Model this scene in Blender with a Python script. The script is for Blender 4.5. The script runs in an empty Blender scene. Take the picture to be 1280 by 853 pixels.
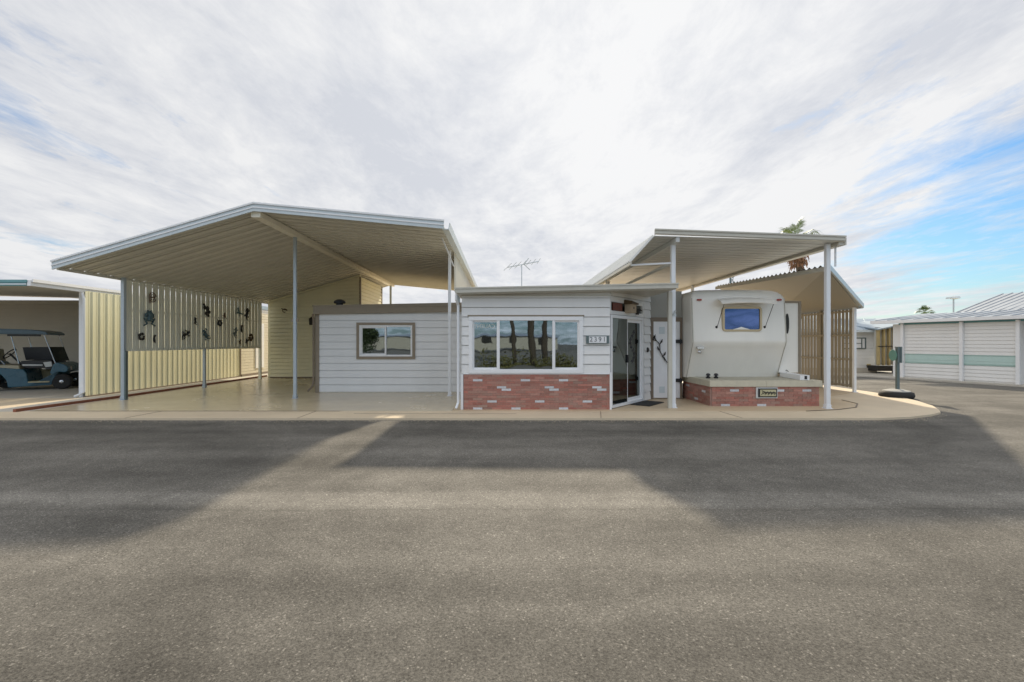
import bpy, math, random
from mathutils import Vector, Matrix
random.seed(7)
R = math.radians
S = bpy.context.scene
COL = S.collection

# ---------------------------------------------------------------- camera, sky, sun, exposure
EYE = 1.45
cd = bpy.data.cameras.new('camera'); cam = bpy.data.objects.new('camera', cd); COL.objects.link(cam)
cam.location = (0, 0, EYE); cam.rotation_euler = (R(90), 0, 0)
cd.sensor_width = 36; cd.lens = 580 / 1280 * 36
cd.shift_x = 13 / 1280; cd.shift_y = 1.5 / 1280
cd.clip_end = 2000; cd.clip_start = .05
S.camera = cam
SUN_AZ, SUN_EL = R(14), R(31.6)          # to the right of the view direction, behind the houses
W = bpy.data.worlds.new('World'); S.world = W; W.use_nodes = True
S.view_settings.view_transform = 'Standard'; S.view_settings.look = 'None'
S.view_settings.gamma = 1; S.view_settings.exposure = 0.88
S.cycles.max_bounces = 8
def build_world():
    nt = W.node_tree; N = nt.nodes; L = nt.links
    for n in list(N): N.remove(n)
    out = N.new('ShaderNodeOutputWorld'); bg = N.new('ShaderNodeBackground'); bg.inputs[1].default_value = .1
    L.new(bg.outputs[0], out.inputs[0])
    sky = N.new('ShaderNodeTexSky'); sky.sky_type = 'NISHITA'; sky.sun_disc = False
    sky.sun_elevation = SUN_EL; sky.sun_rotation = SUN_AZ; sky.air_density = 1.3; sky.dust_density = .6; sky.ozone_density = 2.5
    tc = N.new('ShaderNodeTexCoord'); sx = N.new('ShaderNodeSeparateXYZ'); L.new(tc.outputs['Generated'], sx.inputs[0])
    def m(op, a, b=None, c=None, clamp=False):
        n = N.new('ShaderNodeMath'); n.operation = op; n.use_clamp = clamp
        for i, v in enumerate((a, b, c)):
            if v is None: continue
            if hasattr(v, 'links') or hasattr(v, 'is_linked'): L.new(v, n.inputs[i])
            else: n.inputs[i].default_value = v
        return n.outputs[0]
    zc = m('MAXIMUM', m('ADD', sx.outputs[2], .06), .03)
    u = m('DIVIDE', sx.outputs[0], zc); v = m('DIVIDE', sx.outputs[1], zc)
    def noise(su, sv, off, scale, det, rough, dist):
        cx = N.new('ShaderNodeCombineXYZ'); L.new(m('MULTIPLY', u, su), cx.inputs[0]); L.new(m('MULTIPLY', v, sv), cx.inputs[1]); cx.inputs[2].default_value = off
        t = N.new('ShaderNodeTexNoise'); t.inputs['Scale'].default_value = scale; t.inputs['Detail'].default_value = det
        t.inputs['Roughness'].default_value = rough; t.inputs['Distortion'].default_value = dist
        L.new(cx.outputs[0], t.inputs['Vector']); return t.outputs[0]
    n1 = noise(1.5, .46, 3.1, 1.0, 15, .68, .35)      # long streaks that run away from the viewer
    n2 = noise(.5, .32, 7.7, 1.0, 5, .5, .3)         # large patches
    n3 = noise(3.2, 1.7, 1.3, 1.5, 14, .70, .4)      # fine wisps
    # coverage: thinner to the right of the view and behind the viewer
    right = m('MULTIPLY', m('SUBTRACT', m('DIVIDE', sx.outputs[0], m('ADD', m('ABSOLUTE', sx.outputs[1]), .1)), .50), .60)
    right = m('MULTIPLY', m('MINIMUM', m('MAXIMUM', right, 0.0), .23), m('MULTIPLY', m('SUBTRACT', .42, sx.outputs[2]), 7.0, clamp=True))
    left = m('MINIMUM', m('MAXIMUM', m('MULTIPLY', m('SUBTRACT', m('MULTIPLY', sx.outputs[0], -1), .25), .05), 0.0), .012)
    back = m('MULTIPLY', m('MAXIMUM', m('MULTIPLY', sx.outputs[1], -1), 0.0), .20)
    f = m('ADD', m('ADD', m('MULTIPLY', n1, .52), m('MULTIPLY', n2, .32)), m('MULTIPLY', n3, .24))
    f = m('SUBTRACT', m('SUBTRACT', m('SUBTRACT', f, right), back), left)
    cr = N.new('ShaderNodeMapRange'); L.new(f, cr.inputs[0]); cr.inputs[1].default_value = .285; cr.inputs[2].default_value = .45
    cover = cr.outputs[0]
    # brightness of the cloud: grey bellies, whiter towards the sun; raised behind the viewer as added fill light
    sd = Vector((math.sin(SUN_AZ) * math.cos(SUN_EL), math.cos(SUN_AZ) * math.cos(SUN_EL), math.sin(SUN_EL)))
    dp = N.new('ShaderNodeVectorMath'); dp.operation = 'DOT_PRODUCT'; L.new(tc.outputs['Generated'], dp.inputs[0]); dp.inputs[1].default_value = sd
    glow = m('POWER', m('MAXIMUM', dp.outputs['Value'], 0.0), 5.0)
    n4 = noise(.95, .44, 12.5, 1.1, 14, .66, .35)
    mr = N.new('ShaderNodeMapRange'); L.new(m('ADD', m('MULTIPLY', n4, .72), m('MULTIPLY', n3, .28)), mr.inputs[0]); mr.inputs[1].default_value = .41; mr.inputs[2].default_value = .57
    col = N.new('ShaderNodeMixRGB'); L.new(mr.outputs[0], col.inputs[0]); col.inputs[1].default_value = (3.55, 3.68, 3.98, 1); col.inputs[2].default_value = (4.75, 4.77, 4.82, 1)
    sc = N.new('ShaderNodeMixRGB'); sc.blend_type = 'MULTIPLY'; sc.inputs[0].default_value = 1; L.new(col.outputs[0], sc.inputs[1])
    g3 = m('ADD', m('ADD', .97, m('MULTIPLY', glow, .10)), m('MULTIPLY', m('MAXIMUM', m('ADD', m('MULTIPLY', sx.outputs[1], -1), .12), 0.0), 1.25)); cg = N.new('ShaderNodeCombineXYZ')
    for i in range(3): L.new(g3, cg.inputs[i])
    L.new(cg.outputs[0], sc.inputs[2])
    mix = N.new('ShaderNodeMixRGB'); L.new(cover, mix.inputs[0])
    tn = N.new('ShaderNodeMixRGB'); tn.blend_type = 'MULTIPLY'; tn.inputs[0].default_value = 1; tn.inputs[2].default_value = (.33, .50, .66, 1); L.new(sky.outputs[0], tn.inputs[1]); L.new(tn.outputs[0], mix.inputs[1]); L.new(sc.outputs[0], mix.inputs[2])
    # pale air low over the horizon
    hz = m('POWER', m('SUBTRACT', 1.0, m('MAXIMUM', sx.outputs[2], 0.0), clamp=True), 14.0)
    mx2 = N.new('ShaderNodeMixRGB'); L.new(m('MULTIPLY', hz, .40), mx2.inputs[0]); L.new(mix.outputs[0], mx2.inputs[1]); mx2.inputs[2].default_value = (4.4, 4.5, 4.7, 1)
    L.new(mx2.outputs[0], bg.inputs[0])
build_world()
sl = bpy.data.lights.new('sun', 'SUN'); sl.energy = 2.8; sl.angle = R(1.7); sl.color = (1, .88, .69)
so = bpy.data.objects.new('sun', sl); COL.objects.link(so)
so.rotation_euler = Vector((-math.sin(SUN_AZ) * math.cos(SUN_EL), -math.cos(SUN_AZ) * math.cos(SUN_EL), -math.sin(SUN_EL))).to_track_quat('-Z', 'Y').to_euler()

# ---------------------------------------------------------------- helpers
class MB:
    def __init__(s): s.v = []; s.f = []; s.mi = []; s.c = []; s.cur = 0; s.col = None
    def add(s, vs, fs):
        b = len(s.v); s.v += [tuple(p) for p in vs]
        for f in fs:
            s.f.append([i + b for i in f]); s.mi.append(s.cur); s.c.append(s.col)
        return s
    def quad(s, a, b, c, d): return s.add([a, b, c, d], [(0, 1, 2, 3)])
    def box(s, x0, x1, y0, y1, z0, z1):
        return s.hexa([(x0, y0, z0), (x1, y0, z0), (x1, y1, z0), (x0, y1, z0)], [(x0, y0, z1), (x1, y0, z1), (x1, y1, z1), (x0, y1, z1)])
    def hexa(s, lo, hi):
        n = len(lo)
        fs = [tuple(range(n))[::-1], tuple(range(n, 2 * n))] + [(i, (i + 1) % n, n + (i + 1) % n, n + i) for i in range(n)]
        return s.add(list(lo) + list(hi), fs)
    def prism(s, poly, z0, z1): return s.hexa([(x, y, z0) for x, y in poly], [(x, y, z1) for x, y in poly])
    def ext(s, poly3, d):
        d = Vector(d); return s.hexa([Vector(p) for p in poly3], [Vector(p) + d for p in poly3])
    def bar(s, a, b, w, h=None, up=(0, 0, 1)):
        a = Vector(a); b = Vector(b); h = h or w; d = (b - a).normalized(); u = Vector(up)
        if abs(d.dot(u)) > .98: u = Vector((0, 1, 0))
        x = d.cross(u).normalized(); y = x.cross(d).normalized()
        c = [x * -w / 2 - y * h / 2, x * w / 2 - y * h / 2, x * w / 2 + y * h / 2, x * -w / 2 + y * h / 2]
        return s.hexa([a + k for k in c], [b + k for k in c])
    def tube(s, path, r, n=8, cap=True):
        path = [Vector(p) for p in path]; rs = r if isinstance(r, (list, tuple)) else [r] * len(path)
        vs = []; px = None
        for i, p in enumerate(path):
            d = (path[min(i + 1, len(path) - 1)] - path[max(i - 1, 0)])
            d = d.normalized() if d.length > 1e-9 else Vector((0, 0, 1))
            if px is None:
                t = Vector((0, 0, 1)) if abs(d.z) < .9 else Vector((1, 0, 0)); px = d.cross(t).normalized()
            px = (px - d * px.dot(d)).normalized(); py = d.cross(px)
            for k in range(n):
                a = 2 * math.pi * k / n; vs.append(p + (px * math.cos(a) + py * math.sin(a)) * rs[i])
        fs = [(i * n + k, i * n + (k + 1) % n, (i + 1) * n + (k + 1) % n, (i + 1) * n + k) for i in range(len(path) - 1) for k in range(n)]
        if cap: fs += [tuple(range(n))[::-1], tuple(range((len(path) - 1) * n, len(path) * n))]
        return s.add(vs, fs)
    def lathe(s, c, axis, prof, n=24):          # prof: (radius, distance along axis)
        ax = Vector(axis).normalized(); t = Vector((0, 0, 1)) if abs(ax.z) < .9 else Vector((1, 0, 0))
        x = ax.cross(t).normalized(); y = ax.cross(x); c = Vector(c); vs = []
        for r, h in prof:
            for k in range(n):
                a = 2 * math.pi * k / n; vs.append(c + ax * h + (x * math.cos(a) + y * math.sin(a)) * r)
        m_ = len(prof)
        fs = [(i * n + k, i * n + (k + 1) % n, (i + 1) * n + (k + 1) % n, (i + 1) * n + k) for i in range(m_ - 1) for k in range(n)]
        fs += [tuple(range(n))[::-1], tuple(range((m_ - 1) * n, m_ * n))]
        return s.add(vs, fs)
    def sheet(s, o, along, across, pitch, prof, nrm, th=.012):
        """ribbed sheet: prof = list of (fraction of pitch, height); ribs run along `along`."""
        o = Vector(o); al = Vector(along); ac = Vector(across); n = Vector(nrm).normalized(); Lc = ac.length; ad = ac / Lc
        pts = []; k = 0
        while k * pitch < Lc - 1e-6:
            for fr, h in prof:
                d = (k + fr) * pitch
                if d <= Lc + 1e-6: pts.append((d, h))
            k += 1
        pts.append((Lc, prof[0][1]))
        vs = []
        for d, h in pts:
            b = o + ad * d + n * h; vs += [b, b + al, b + n * th, b + al + n * th]
        fs = []
        for i in range(len(pts) - 1):
            a, b = i * 4, i * 4 + 4
            fs += [(a, a + 1, b + 1, b), (a + 2, b + 2, b + 3, a + 3), (a, b, b + 2, a + 2), (a + 1, a + 3, b + 3, b + 1)]
        fs += [(0, 2, 3, 1), tuple(x + 4 * (len(pts) - 1) for x in (0, 1, 3, 2))]
        return s.add(vs, fs)
    def siding(s, p0, p1, z0, z1, pitch, out=.022, holes=(), ztop=None):
        """lap siding on the wall p0->p1 (xy), facing right-hand side; holes = (u0,u1,v0,v1); ztop = top height at p1 if the wall head slopes"""
        a = Vector((p0[0], p0[1], 0)); b = Vector((p1[0], p1[1], 0)); Lw = (b - a).length; d = (b - a) / Lw; n = Vector((d.y, -d.x, 0))
        zt = max(z1, ztop if ztop is not None else z1)
        cuts = sorted({v for h in holes for v in h[2:4]})
        z = z0
        while z < zt - 1e-4:
            ze = min(z + pitch, zt); gr = ze - (.032 if out > .03 and pitch < .19 else min(.018, pitch * .15)); bands = sorted({z, gr, ze} | {c for c in cuts if z + 1e-4 < c < ze - 1e-4})
            for q in range(len(bands) - 1):
                ba, bb = bands[q], bands[q + 1]; mid = (ba + bb) / 2; groove = mid > gr
                segs = [(0, Lw)]
                for h in holes:
                    if h[2] < mid < h[3]:
                        ns = []
                        for s0, s1 in segs:
                            if h[0] > s0: ns.append((s0, min(h[0], s1)))
                            if h[1] < s1: ns.append((max(h[1], s0), s1))
                        segs = ns
                for u0, u1 in segs:
                    if ztop is not None:
                        def top(u): return z1 + (ztop - z1) * u / Lw
                        if ba >= max(top(u0), top(u1)) - 1e-4: continue
                        if bb > min(top(u0), top(u1)):
                            # clip the band by the sloping head
                            uu = (ba - z1) / (ztop - z1) * Lw if ztop != z1 else u0
                            if ztop > z1: u0 = max(u0, min(uu, u1))
                            else: u1 = min(u1, max(uu, u0))
                    if u1 - u0 < .004: continue
                    o0 = out * (1 - .55 * (ba - z) / pitch) + .002; o1 = out * (1 - .55 * (bb - z) / pitch) + .002
                    if groove: o0 = o1 = -.006
                    def zz(u, zv): return min(zv, z1 + (ztop - z1) * u / Lw) if ztop is not None else zv
                    A = a + d * u0 + n * o0 + Vector((0, 0, ba)); B = a + d * u1 + n * o0 + Vector((0, 0, ba))
                    C = a + d * u1 + n * o1 + Vector((0, 0, zz(u1, bb))); D = a + d * u0 + n * o1 + Vector((0, 0, zz(u0, bb)))
                    s.quad(A, B, C, D)
                    E = a + d * u0 + Vector((0, 0, ba)); F = a + d * u1 + Vector((0, 0, ba))
                    s.quad(E, F, B, A) if not groove else None
                    G = a + d * u0 + Vector((0, 0, zz(u0, bb))); H = a + d * u1 + Vector((0, 0, zz(u1, bb)))
                    s.add([E, A, D, G], [(0, 1, 2, 3)]); s.add([F, B, C, H], [(0, 3, 2, 1)])
            z = ze
        return s
    def build(s, name, mats, parent=None, smooth=False):
        me = bpy.data.meshes.new(name); me.from_pydata(s.v, [], s.f)
        for m_ in (mats if isinstance(mats, (list, tuple)) else [mats]): me.materials.append(m_)
        me.polygons.foreach_set('material_index', s.mi)
        if smooth: me.polygons.foreach_set('use_smooth', [True] * len(me.polygons))
        if any(c is not None for c in s.c):
            at = me.color_attributes.new('tint', 'FLOAT_COLOR', 'CORNER'); k = 0
            for p in me.polygons:
                c = s.c[p.index] or (1, 1, 1)
                for _ in range(p.loop_total): at.data[k].color = (*c, 1); k += 1
        me.validate(); me.update()
        o = bpy.data.objects.new(name, me); COL.objects.link(o)
        if parent: o.parent = parent; o.matrix_parent_inverse = Matrix.Translation(parent.location).inverted()
        return o
def thing(name, label, cat, loc=(0, 0, 0), group=None):
    o = bpy.data.objects.new(name, None); COL.objects.link(o); o.location = loc; o.empty_display_size = .2
    o['label'] = label; o['category'] = cat
    if group: o['group'] = group
    return o
def tag(o, label, cat, group=None):
    o['label'] = label; o['category'] = cat
    if group: o['group'] = group
    return o
def struct(o): o['kind'] = 'structure'; return o
def bevel(o, w=.01, seg=2):
    b = o.modifiers.new('bevel', 'BEVEL'); b.width = w; b.segments = seg; b.limit_method = 'ANGLE'; return o
def text_mesh(name, s, size, mat, parent, loc, rot, ext=.004, mirror=False, align='CENTER'):
    c = bpy.data.curves.new(name, 'FONT'); c.body = s; c.size = size; c.extrude = ext; c.align_x = align; c.align_y = 'CENTER'
    t = bpy.data.objects.new(name, c); COL.objects.link(t); bpy.context.view_layer.update()
    me = bpy.data.meshes.new_from_object(t.evaluated_get(bpy.context.evaluated_depsgraph_get()))
    bpy.data.objects.remove(t); M = Matrix.Translation(loc) @ rot.to_4x4()
    if mirror: M = M @ Matrix.Diagonal((-1, 1, 1, 1))
    me.transform(M); me.materials.clear(); me.materials.append(mat)
    o = bpy.data.objects.new(name, me); COL.objects.link(o)
    if parent:
        o.parent = parent; o.matrix_parent_inverse = Matrix.Translation(parent.location).inverted()
    return o
FACE = Matrix.Rotation(R(90), 3, 'X')            # lettering that faces the street (-Y)

# ---------------------------------------------------------------- materials
def mat(name, col, rough=.6, metal=0., var=.10, vscale=6., bump=0., bscale=60., spec=.5, stain=None, attr=False, stretch=(1, 1, 1), dirt=0., alpha_tr=0.):
    m = bpy.data.materials.new(name); m.use_nodes = True; nt = m.node_tree; N = nt.nodes; L = nt.links
    b = N['Principled BSDF']; b.inputs['Roughness'].default_value = rough; b.inputs['Metallic'].default_value = metal
    b.inputs['Specular IOR Level'].default_value = spec
    g = N.new('ShaderNodeNewGeometry'); mp = N.new('ShaderNodeMapping'); mp.inputs['Scale'].default_value = stretch; L.new(g.outputs['Position'], mp.inputs[0])
    n = N.new('ShaderNodeTexNoise'); n.inputs['Scale'].default_value = vscale; n.inputs['Detail'].default_value = 6; n.inputs['Roughness'].default_value = .6
    L.new(mp.outputs[0], n.inputs['Vector'])
    r = N.new('ShaderNodeMapRange'); L.new(n.outputs[0], r.inputs[0]); r.inputs[1].default_value = .25; r.inputs[2].default_value = .75
    r.inputs[3].default_value = 1 - var; r.inputs[4].default_value = 1 + var
    v = N.new('ShaderNodeVectorMath'); v.operation = 'SCALE'; L.new(r.outputs[0], v.inputs['Scale'])
    if attr:
        a = N.new('ShaderNodeAttribute'); a.attribute_name = 'tint'; L.new(a.outputs['Color'], v.inputs[0])
    else: v.inputs[0].default_value = col
    src = v.outputs[0]
    if stain or dirt:
        n2 = N.new('ShaderNodeTexNoise'); n2.inputs['Scale'].default_value = vscale * .45; n2.inputs['Detail'].default_value = 8; n2.inputs['Roughness'].default_value = .7
        L.new(mp.outputs[0], n2.inputs['Vector'])
        r2 = N.new('ShaderNodeMapRange'); L.new(n2.outputs[0], r2.inputs[0]); r2.inputs[1].default_value = .52; r2.inputs[2].default_value = .72; r2.inputs[4].default_value = dirt or .5
        mx = N.new('ShaderNodeMixRGB'); L.new(r2.outputs[0], mx.inputs[0]); L.new(src, mx.inputs[1]); mx.inputs[2].default_value = (*(stain or (.3, .27, .22)), 1); src = mx.outputs[0]
    L.new(src, b.inputs['Base Color'])
    rr = N.new('ShaderNodeMapRange'); L.new(n.outputs[0], rr.inputs[0]); rr.inputs[3].default_value = max(rough - .08, .02); rr.inputs[4].default_value = min(rough + .1, 1); L.new(rr.outputs[0], b.inputs['Roughness'])
    if bump:
        n3 = N.new('ShaderNodeTexNoise'); n3.inputs['Scale'].default_value = bscale; n3.inputs['Detail'].default_value = 4; L.new(g.outputs['Position'], n3.inputs['Vector'])
        bp = N.new('ShaderNodeBump'); bp.inputs['Strength'].default_value = bump; bp.inputs['Distance'].default_value = .01; L.new(n3.outputs[0], bp.inputs['Height']); L.new(bp.outputs[0], b.inputs['Normal'])
    return m
M = {}
M['beam_cream'] = mat('cream beam paint', (.74, .70, .58), .4, 0, .05, 3)
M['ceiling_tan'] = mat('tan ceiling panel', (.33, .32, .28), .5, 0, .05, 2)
M['cream_metal'] = mat('cream painted sheet', (.62, .595, .51), .36, 0, .05, 1.5, .05, 8, .6, dirt=.10)
M['grey_metal'] = mat('white painted sheet', (.56, .57, .55), .38, 0, .05, 1.5, .05, 8, .6, dirt=.08)
M['fascia'] = mat('pale grey fascia paint', (.56, .62, .64), .35, 0, .06, 3, dirt=.15)
M['white_post'] = mat('white post paint', (.74, .76, .78), .35, 0, .05, 5, dirt=.15, stretch=(1, 1, .3))
M['grey_post'] = mat('blue grey post paint', (.40, .46, .50), .35, .2, .08, 5, dirt=.15, stretch=(1, 1, .3))
M['slat'] = mat('tan slat paint', (.80, .79, .67), .5, 0, .08, 4, dirt=.12, stretch=(1, 1, .2))
M['fence_wood'] = mat('tan weathered slats', (.28, .25, .185), .6, 0, .14, 5, dirt=.25, stain=(.25, .2, .13), stretch=(1, 1, .15))
M['yellow_wall'] = mat('yellow ribbed metal', (.70, .67, .47), .42, 0, .05, 3, dirt=.10, stretch=(1, 1, .25))
M['yellow_siding'] = mat('pale yellow lap siding', (.80, .76, .55), .5, 0, .05, 2, dirt=.12)
M['tan_siding'] = mat('cream lap siding', (.66, .60, .46), .5, 0, .05, 2, dirt=.12)
M['taupe_siding'] = mat('taupe lap siding', (.46, .43, .36), .55, 0, .05, 2, dirt=.1)
M['white_siding'] = mat('white lap siding', (.77, .76, .735), .45, 0, .05, 1.6, .04, 12, dirt=.22, stain=(.55, .54, .5), stretch=(1, 1, .4))
M['grey_siding'] = mat('cool white board siding', (.73, .735, .73), .48, 0, .05, 1.4, .04, 12, dirt=.22, stain=(.52, .52, .5), stretch=(1, 1, .4))
M['taupe_trim'] = mat('taupe trim paint', (.25, .205, .145), .5, 0, .08, 6, dirt=.15)
M['beige_trim'] = mat('beige roof trim', (.52, .50, .43), .42, 0, .06, 5, dirt=.2)
M['brown_trim'] = mat('brown trim', (.20, .155, .11), .55, 0, .1, 8)
M['white_vinyl'] = mat('white vinyl', (.80, .80, .80), .32, 0, .03, 6, dirt=.06)
M['dark_interior'] = mat('dark room', (.035, .034, .03), .9, 0, .1, 3)
M['curtain'] = mat('grey green curtain', (.16, .16, .13), .9, 0, .25, 30, stretch=(1, 1, .05))
M['deck_edge'] = mat('pale deck fascia', (.56, .52, .40), .6, 0, .08, 8, dirt=.2)
M['deck'] = mat('painted deck boards', (.42, .39, .30), .6, 0, .1, 8, dirt=.25)
M['brick'] = mat('painted brick', (1, 1, 1), .75, 0, .14, 30, .5, 120, .3, attr=True, dirt=.3, stain=(.46, .33, .28))
M['mortar'] = mat('pinkish mortar', (.38, .25, .21), .9, 0, .15, 30, .4, 150)
M['rv_white'] = mat('white gelcoat', (.85, .82, .745), .30, 0, .04, 1.2, dirt=.13, stain=(.48, .46, .40), stretch=(1, 1, .3))
M['gold_frame'] = mat('brass tone frame', (.50, .40, .25), .35, .35, .05, 8)
M['red_lens'] = mat('red lens', (.35, .03, .02), .2, 0, .05, 8)
M['black_plastic'] = mat('black plastic', (.02, .02, .022), .45, 0, .1, 20)
M['dark_iron'] = mat('dark iron', (.035, .033, .03), .5, .4, .2, 40)
M['blue_iron'] = mat('blue green painted metal', (.09, .15, .17), .5, .2, .25, 40)
M['rust_iron'] = mat('rusty metal', (.16, .10, .07), .6, .3, .25, 40)
M['brown_iron'] = mat('brown bronze metal', (.10, .065, .03), .5, .4, .3, 40)
M['cart_blue'] = mat('slate blue cart paint', (.05, .13, .18), .28, 0, .06, 6, dirt=.12)
M['cart_top'] = mat('slate blue cart roof', (.10, .16, .21), .35, 0, .05, 6)
M['cart_seat'] = mat('cream vinyl', (.42, .38, .27), .5, 0, .08, 10)
M['cart_panel'] = mat('tan floor panel', (.45, .40, .24), .55, 0, .15, 10)
M['chrome'] = mat('dull chrome', (.6, .6, .6), .22, .9, .05, 10)
M['rubber'] = mat('tyre rubber', (.022, .021, .02), .8, 0, .15, 30, .3, 80)
M['concrete_lump'] = mat('grey concrete', (.40, .39, .36), .85, 0, .1, 20, .4, 80)
M['teal_paint'] = mat('teal trim paint', (.12, .30, .32), .4, 0, .06, 5)
M['mint_paint'] = mat('mint stripe paint', (.48, .63, .59), .45, 0, .04, 5)
M['mint_dark'] = mat('sage stripe paint', (.33, .47, .43), .45, 0, .04, 5)
M['roof_steel'] = mat('galvanised roof', (.42, .45, .48), .4, .5, .08, 3, dirt=.2)
M['roof_blue'] = mat('blue grey roof sheet', (.33, .40, .45), .4, .3, .08, 3, dirt=.2)
M['corrug'] = mat('weathered corrugated sheet', (.62, .60, .54), .5, .3, .12, 5, dirt=.3)
M['raw_wood'] = mat('yellow lumber', (.50, .40, .20), .7, 0, .15, 12, stretch=(1, 1, .2))
M['gold_disc'] = mat('buff sign face', (.50, .46, .28), .5, 0, .05, 8)
M['green_disc'] = mat('green sign face', (.12, .30, .26), .5, 0, .05, 8)
M['sign_post'] = mat('grey green sign post', (.13, .17, .17), .5, .3, .1, 20)
M['redwood'] = mat('red edging timber', (.24, .085, .045), .75, 0, .25, 12, dirt=.2)
M['frond'] = mat('palm frond green', (.15, .21, .05), .5, 0, .35, 2)
M['dead_frond'] = mat('dry palm frond', (.25, .13, .065), .8, 0, .3, 3)
M['trunk'] = mat('palm trunk', (.085, .068, .05), .9, 0, .25, 9, .6, 20)
M['leaf'] = mat('shrub leaves', (.05, .075, .025), .6, 0, .4, 2)
M['yellow_leaf'] = mat('olive leaves', (.15, .14, .04), .6, 0, .4, 2)
M['mat_black'] = mat('coir mat', (.03, .03, .03), .95, 0, .3, 60, .6, 200)
M['birdhouse'] = mat('light wood', (.46, .36, .25), .7, 0, .15, 20)
M['red_picture'] = mat('dark red painted panel', (.14, .035, .02), .5, 0, .5, 22)
M['grey_text'] = mat('grey figures', (.15, .16, .17), .5)
M['pale_text'] = mat('frosted lettering', (.55, .55, .5), .6)
M['copper'] = mat('orange lampshade', (.5, .24, .08), .6, 0, .2, 8)
M['dusty'] = mat('pale dirt', (.17, .155, .13), .95, 0, .15, 2, .4, 40, dirt=.3)
M['kerb'] = mat('pale kerb concrete', (.50, .46, .39), .85, 0, .08, 4, .3, 60, dirt=.25)

def glass(name, refl, tint, gcol=(.93, .96, 1), top=.95):
    m = bpy.data.materials.new(name); m.use_nodes = True; nt = m.node_tree; N = nt.nodes; L = nt.links
    N.remove(N['Principled BSDF']); o = N['Material Output']
    t = N.new('ShaderNodeBsdfTransparent'); t.inputs[0].default_value = (*tint, 1)
    g = N.new('ShaderNodeBsdfGlossy'); g.inputs['Roughness'].default_value = .015; g.inputs['Color'].default_value = (*gcol, 1)
    tn = N.new('ShaderNodeTexNoise'); tn.inputs['Scale'].default_value = 1.3; gm = N.new('ShaderNodeNewGeometry'); L.new(gm.outputs['Position'], tn.inputs['Vector'])
    bp = N.new('ShaderNodeBump'); bp.inputs['Strength'].default_value = .05; bp.inputs['Distance'].default_value = .05; L.new(tn.outputs[0], bp.inputs['Height']); L.new(bp.outputs[0], g.inputs['Normal'])
    x = N.new('ShaderNodeMixShader'); lw = N.new('ShaderNodeLayerWeight'); lw.inputs[0].default_value = .25
    r = N.new('ShaderNodeMapRange'); L.new(lw.outputs['Fresnel'], r.inputs[0]); r.inputs[3].default_value = refl; r.inputs[4].default_value = top
    L.new(r.outputs[0], x.inputs[0]); L.new(t.outputs[0], x.inputs[1]); L.new(g.outputs[0], x.inputs[2]); L.new(x.outputs[0], o.inputs[0]); return m
M['glass'] = glass('sky tinted window glass', .24, (.40, .43, .42), (.66, .80, .93))  # blue of the reflected sky is put into the glossy colour
M['glass_dim'] = glass('screened glass', .05, (.16, .17, .16), (.8, .9, .9), .30)
M['glass_blue'] = glass('reflective camper glass', .5, (.12, .14, .2), (.10, .16, .36))

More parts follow.
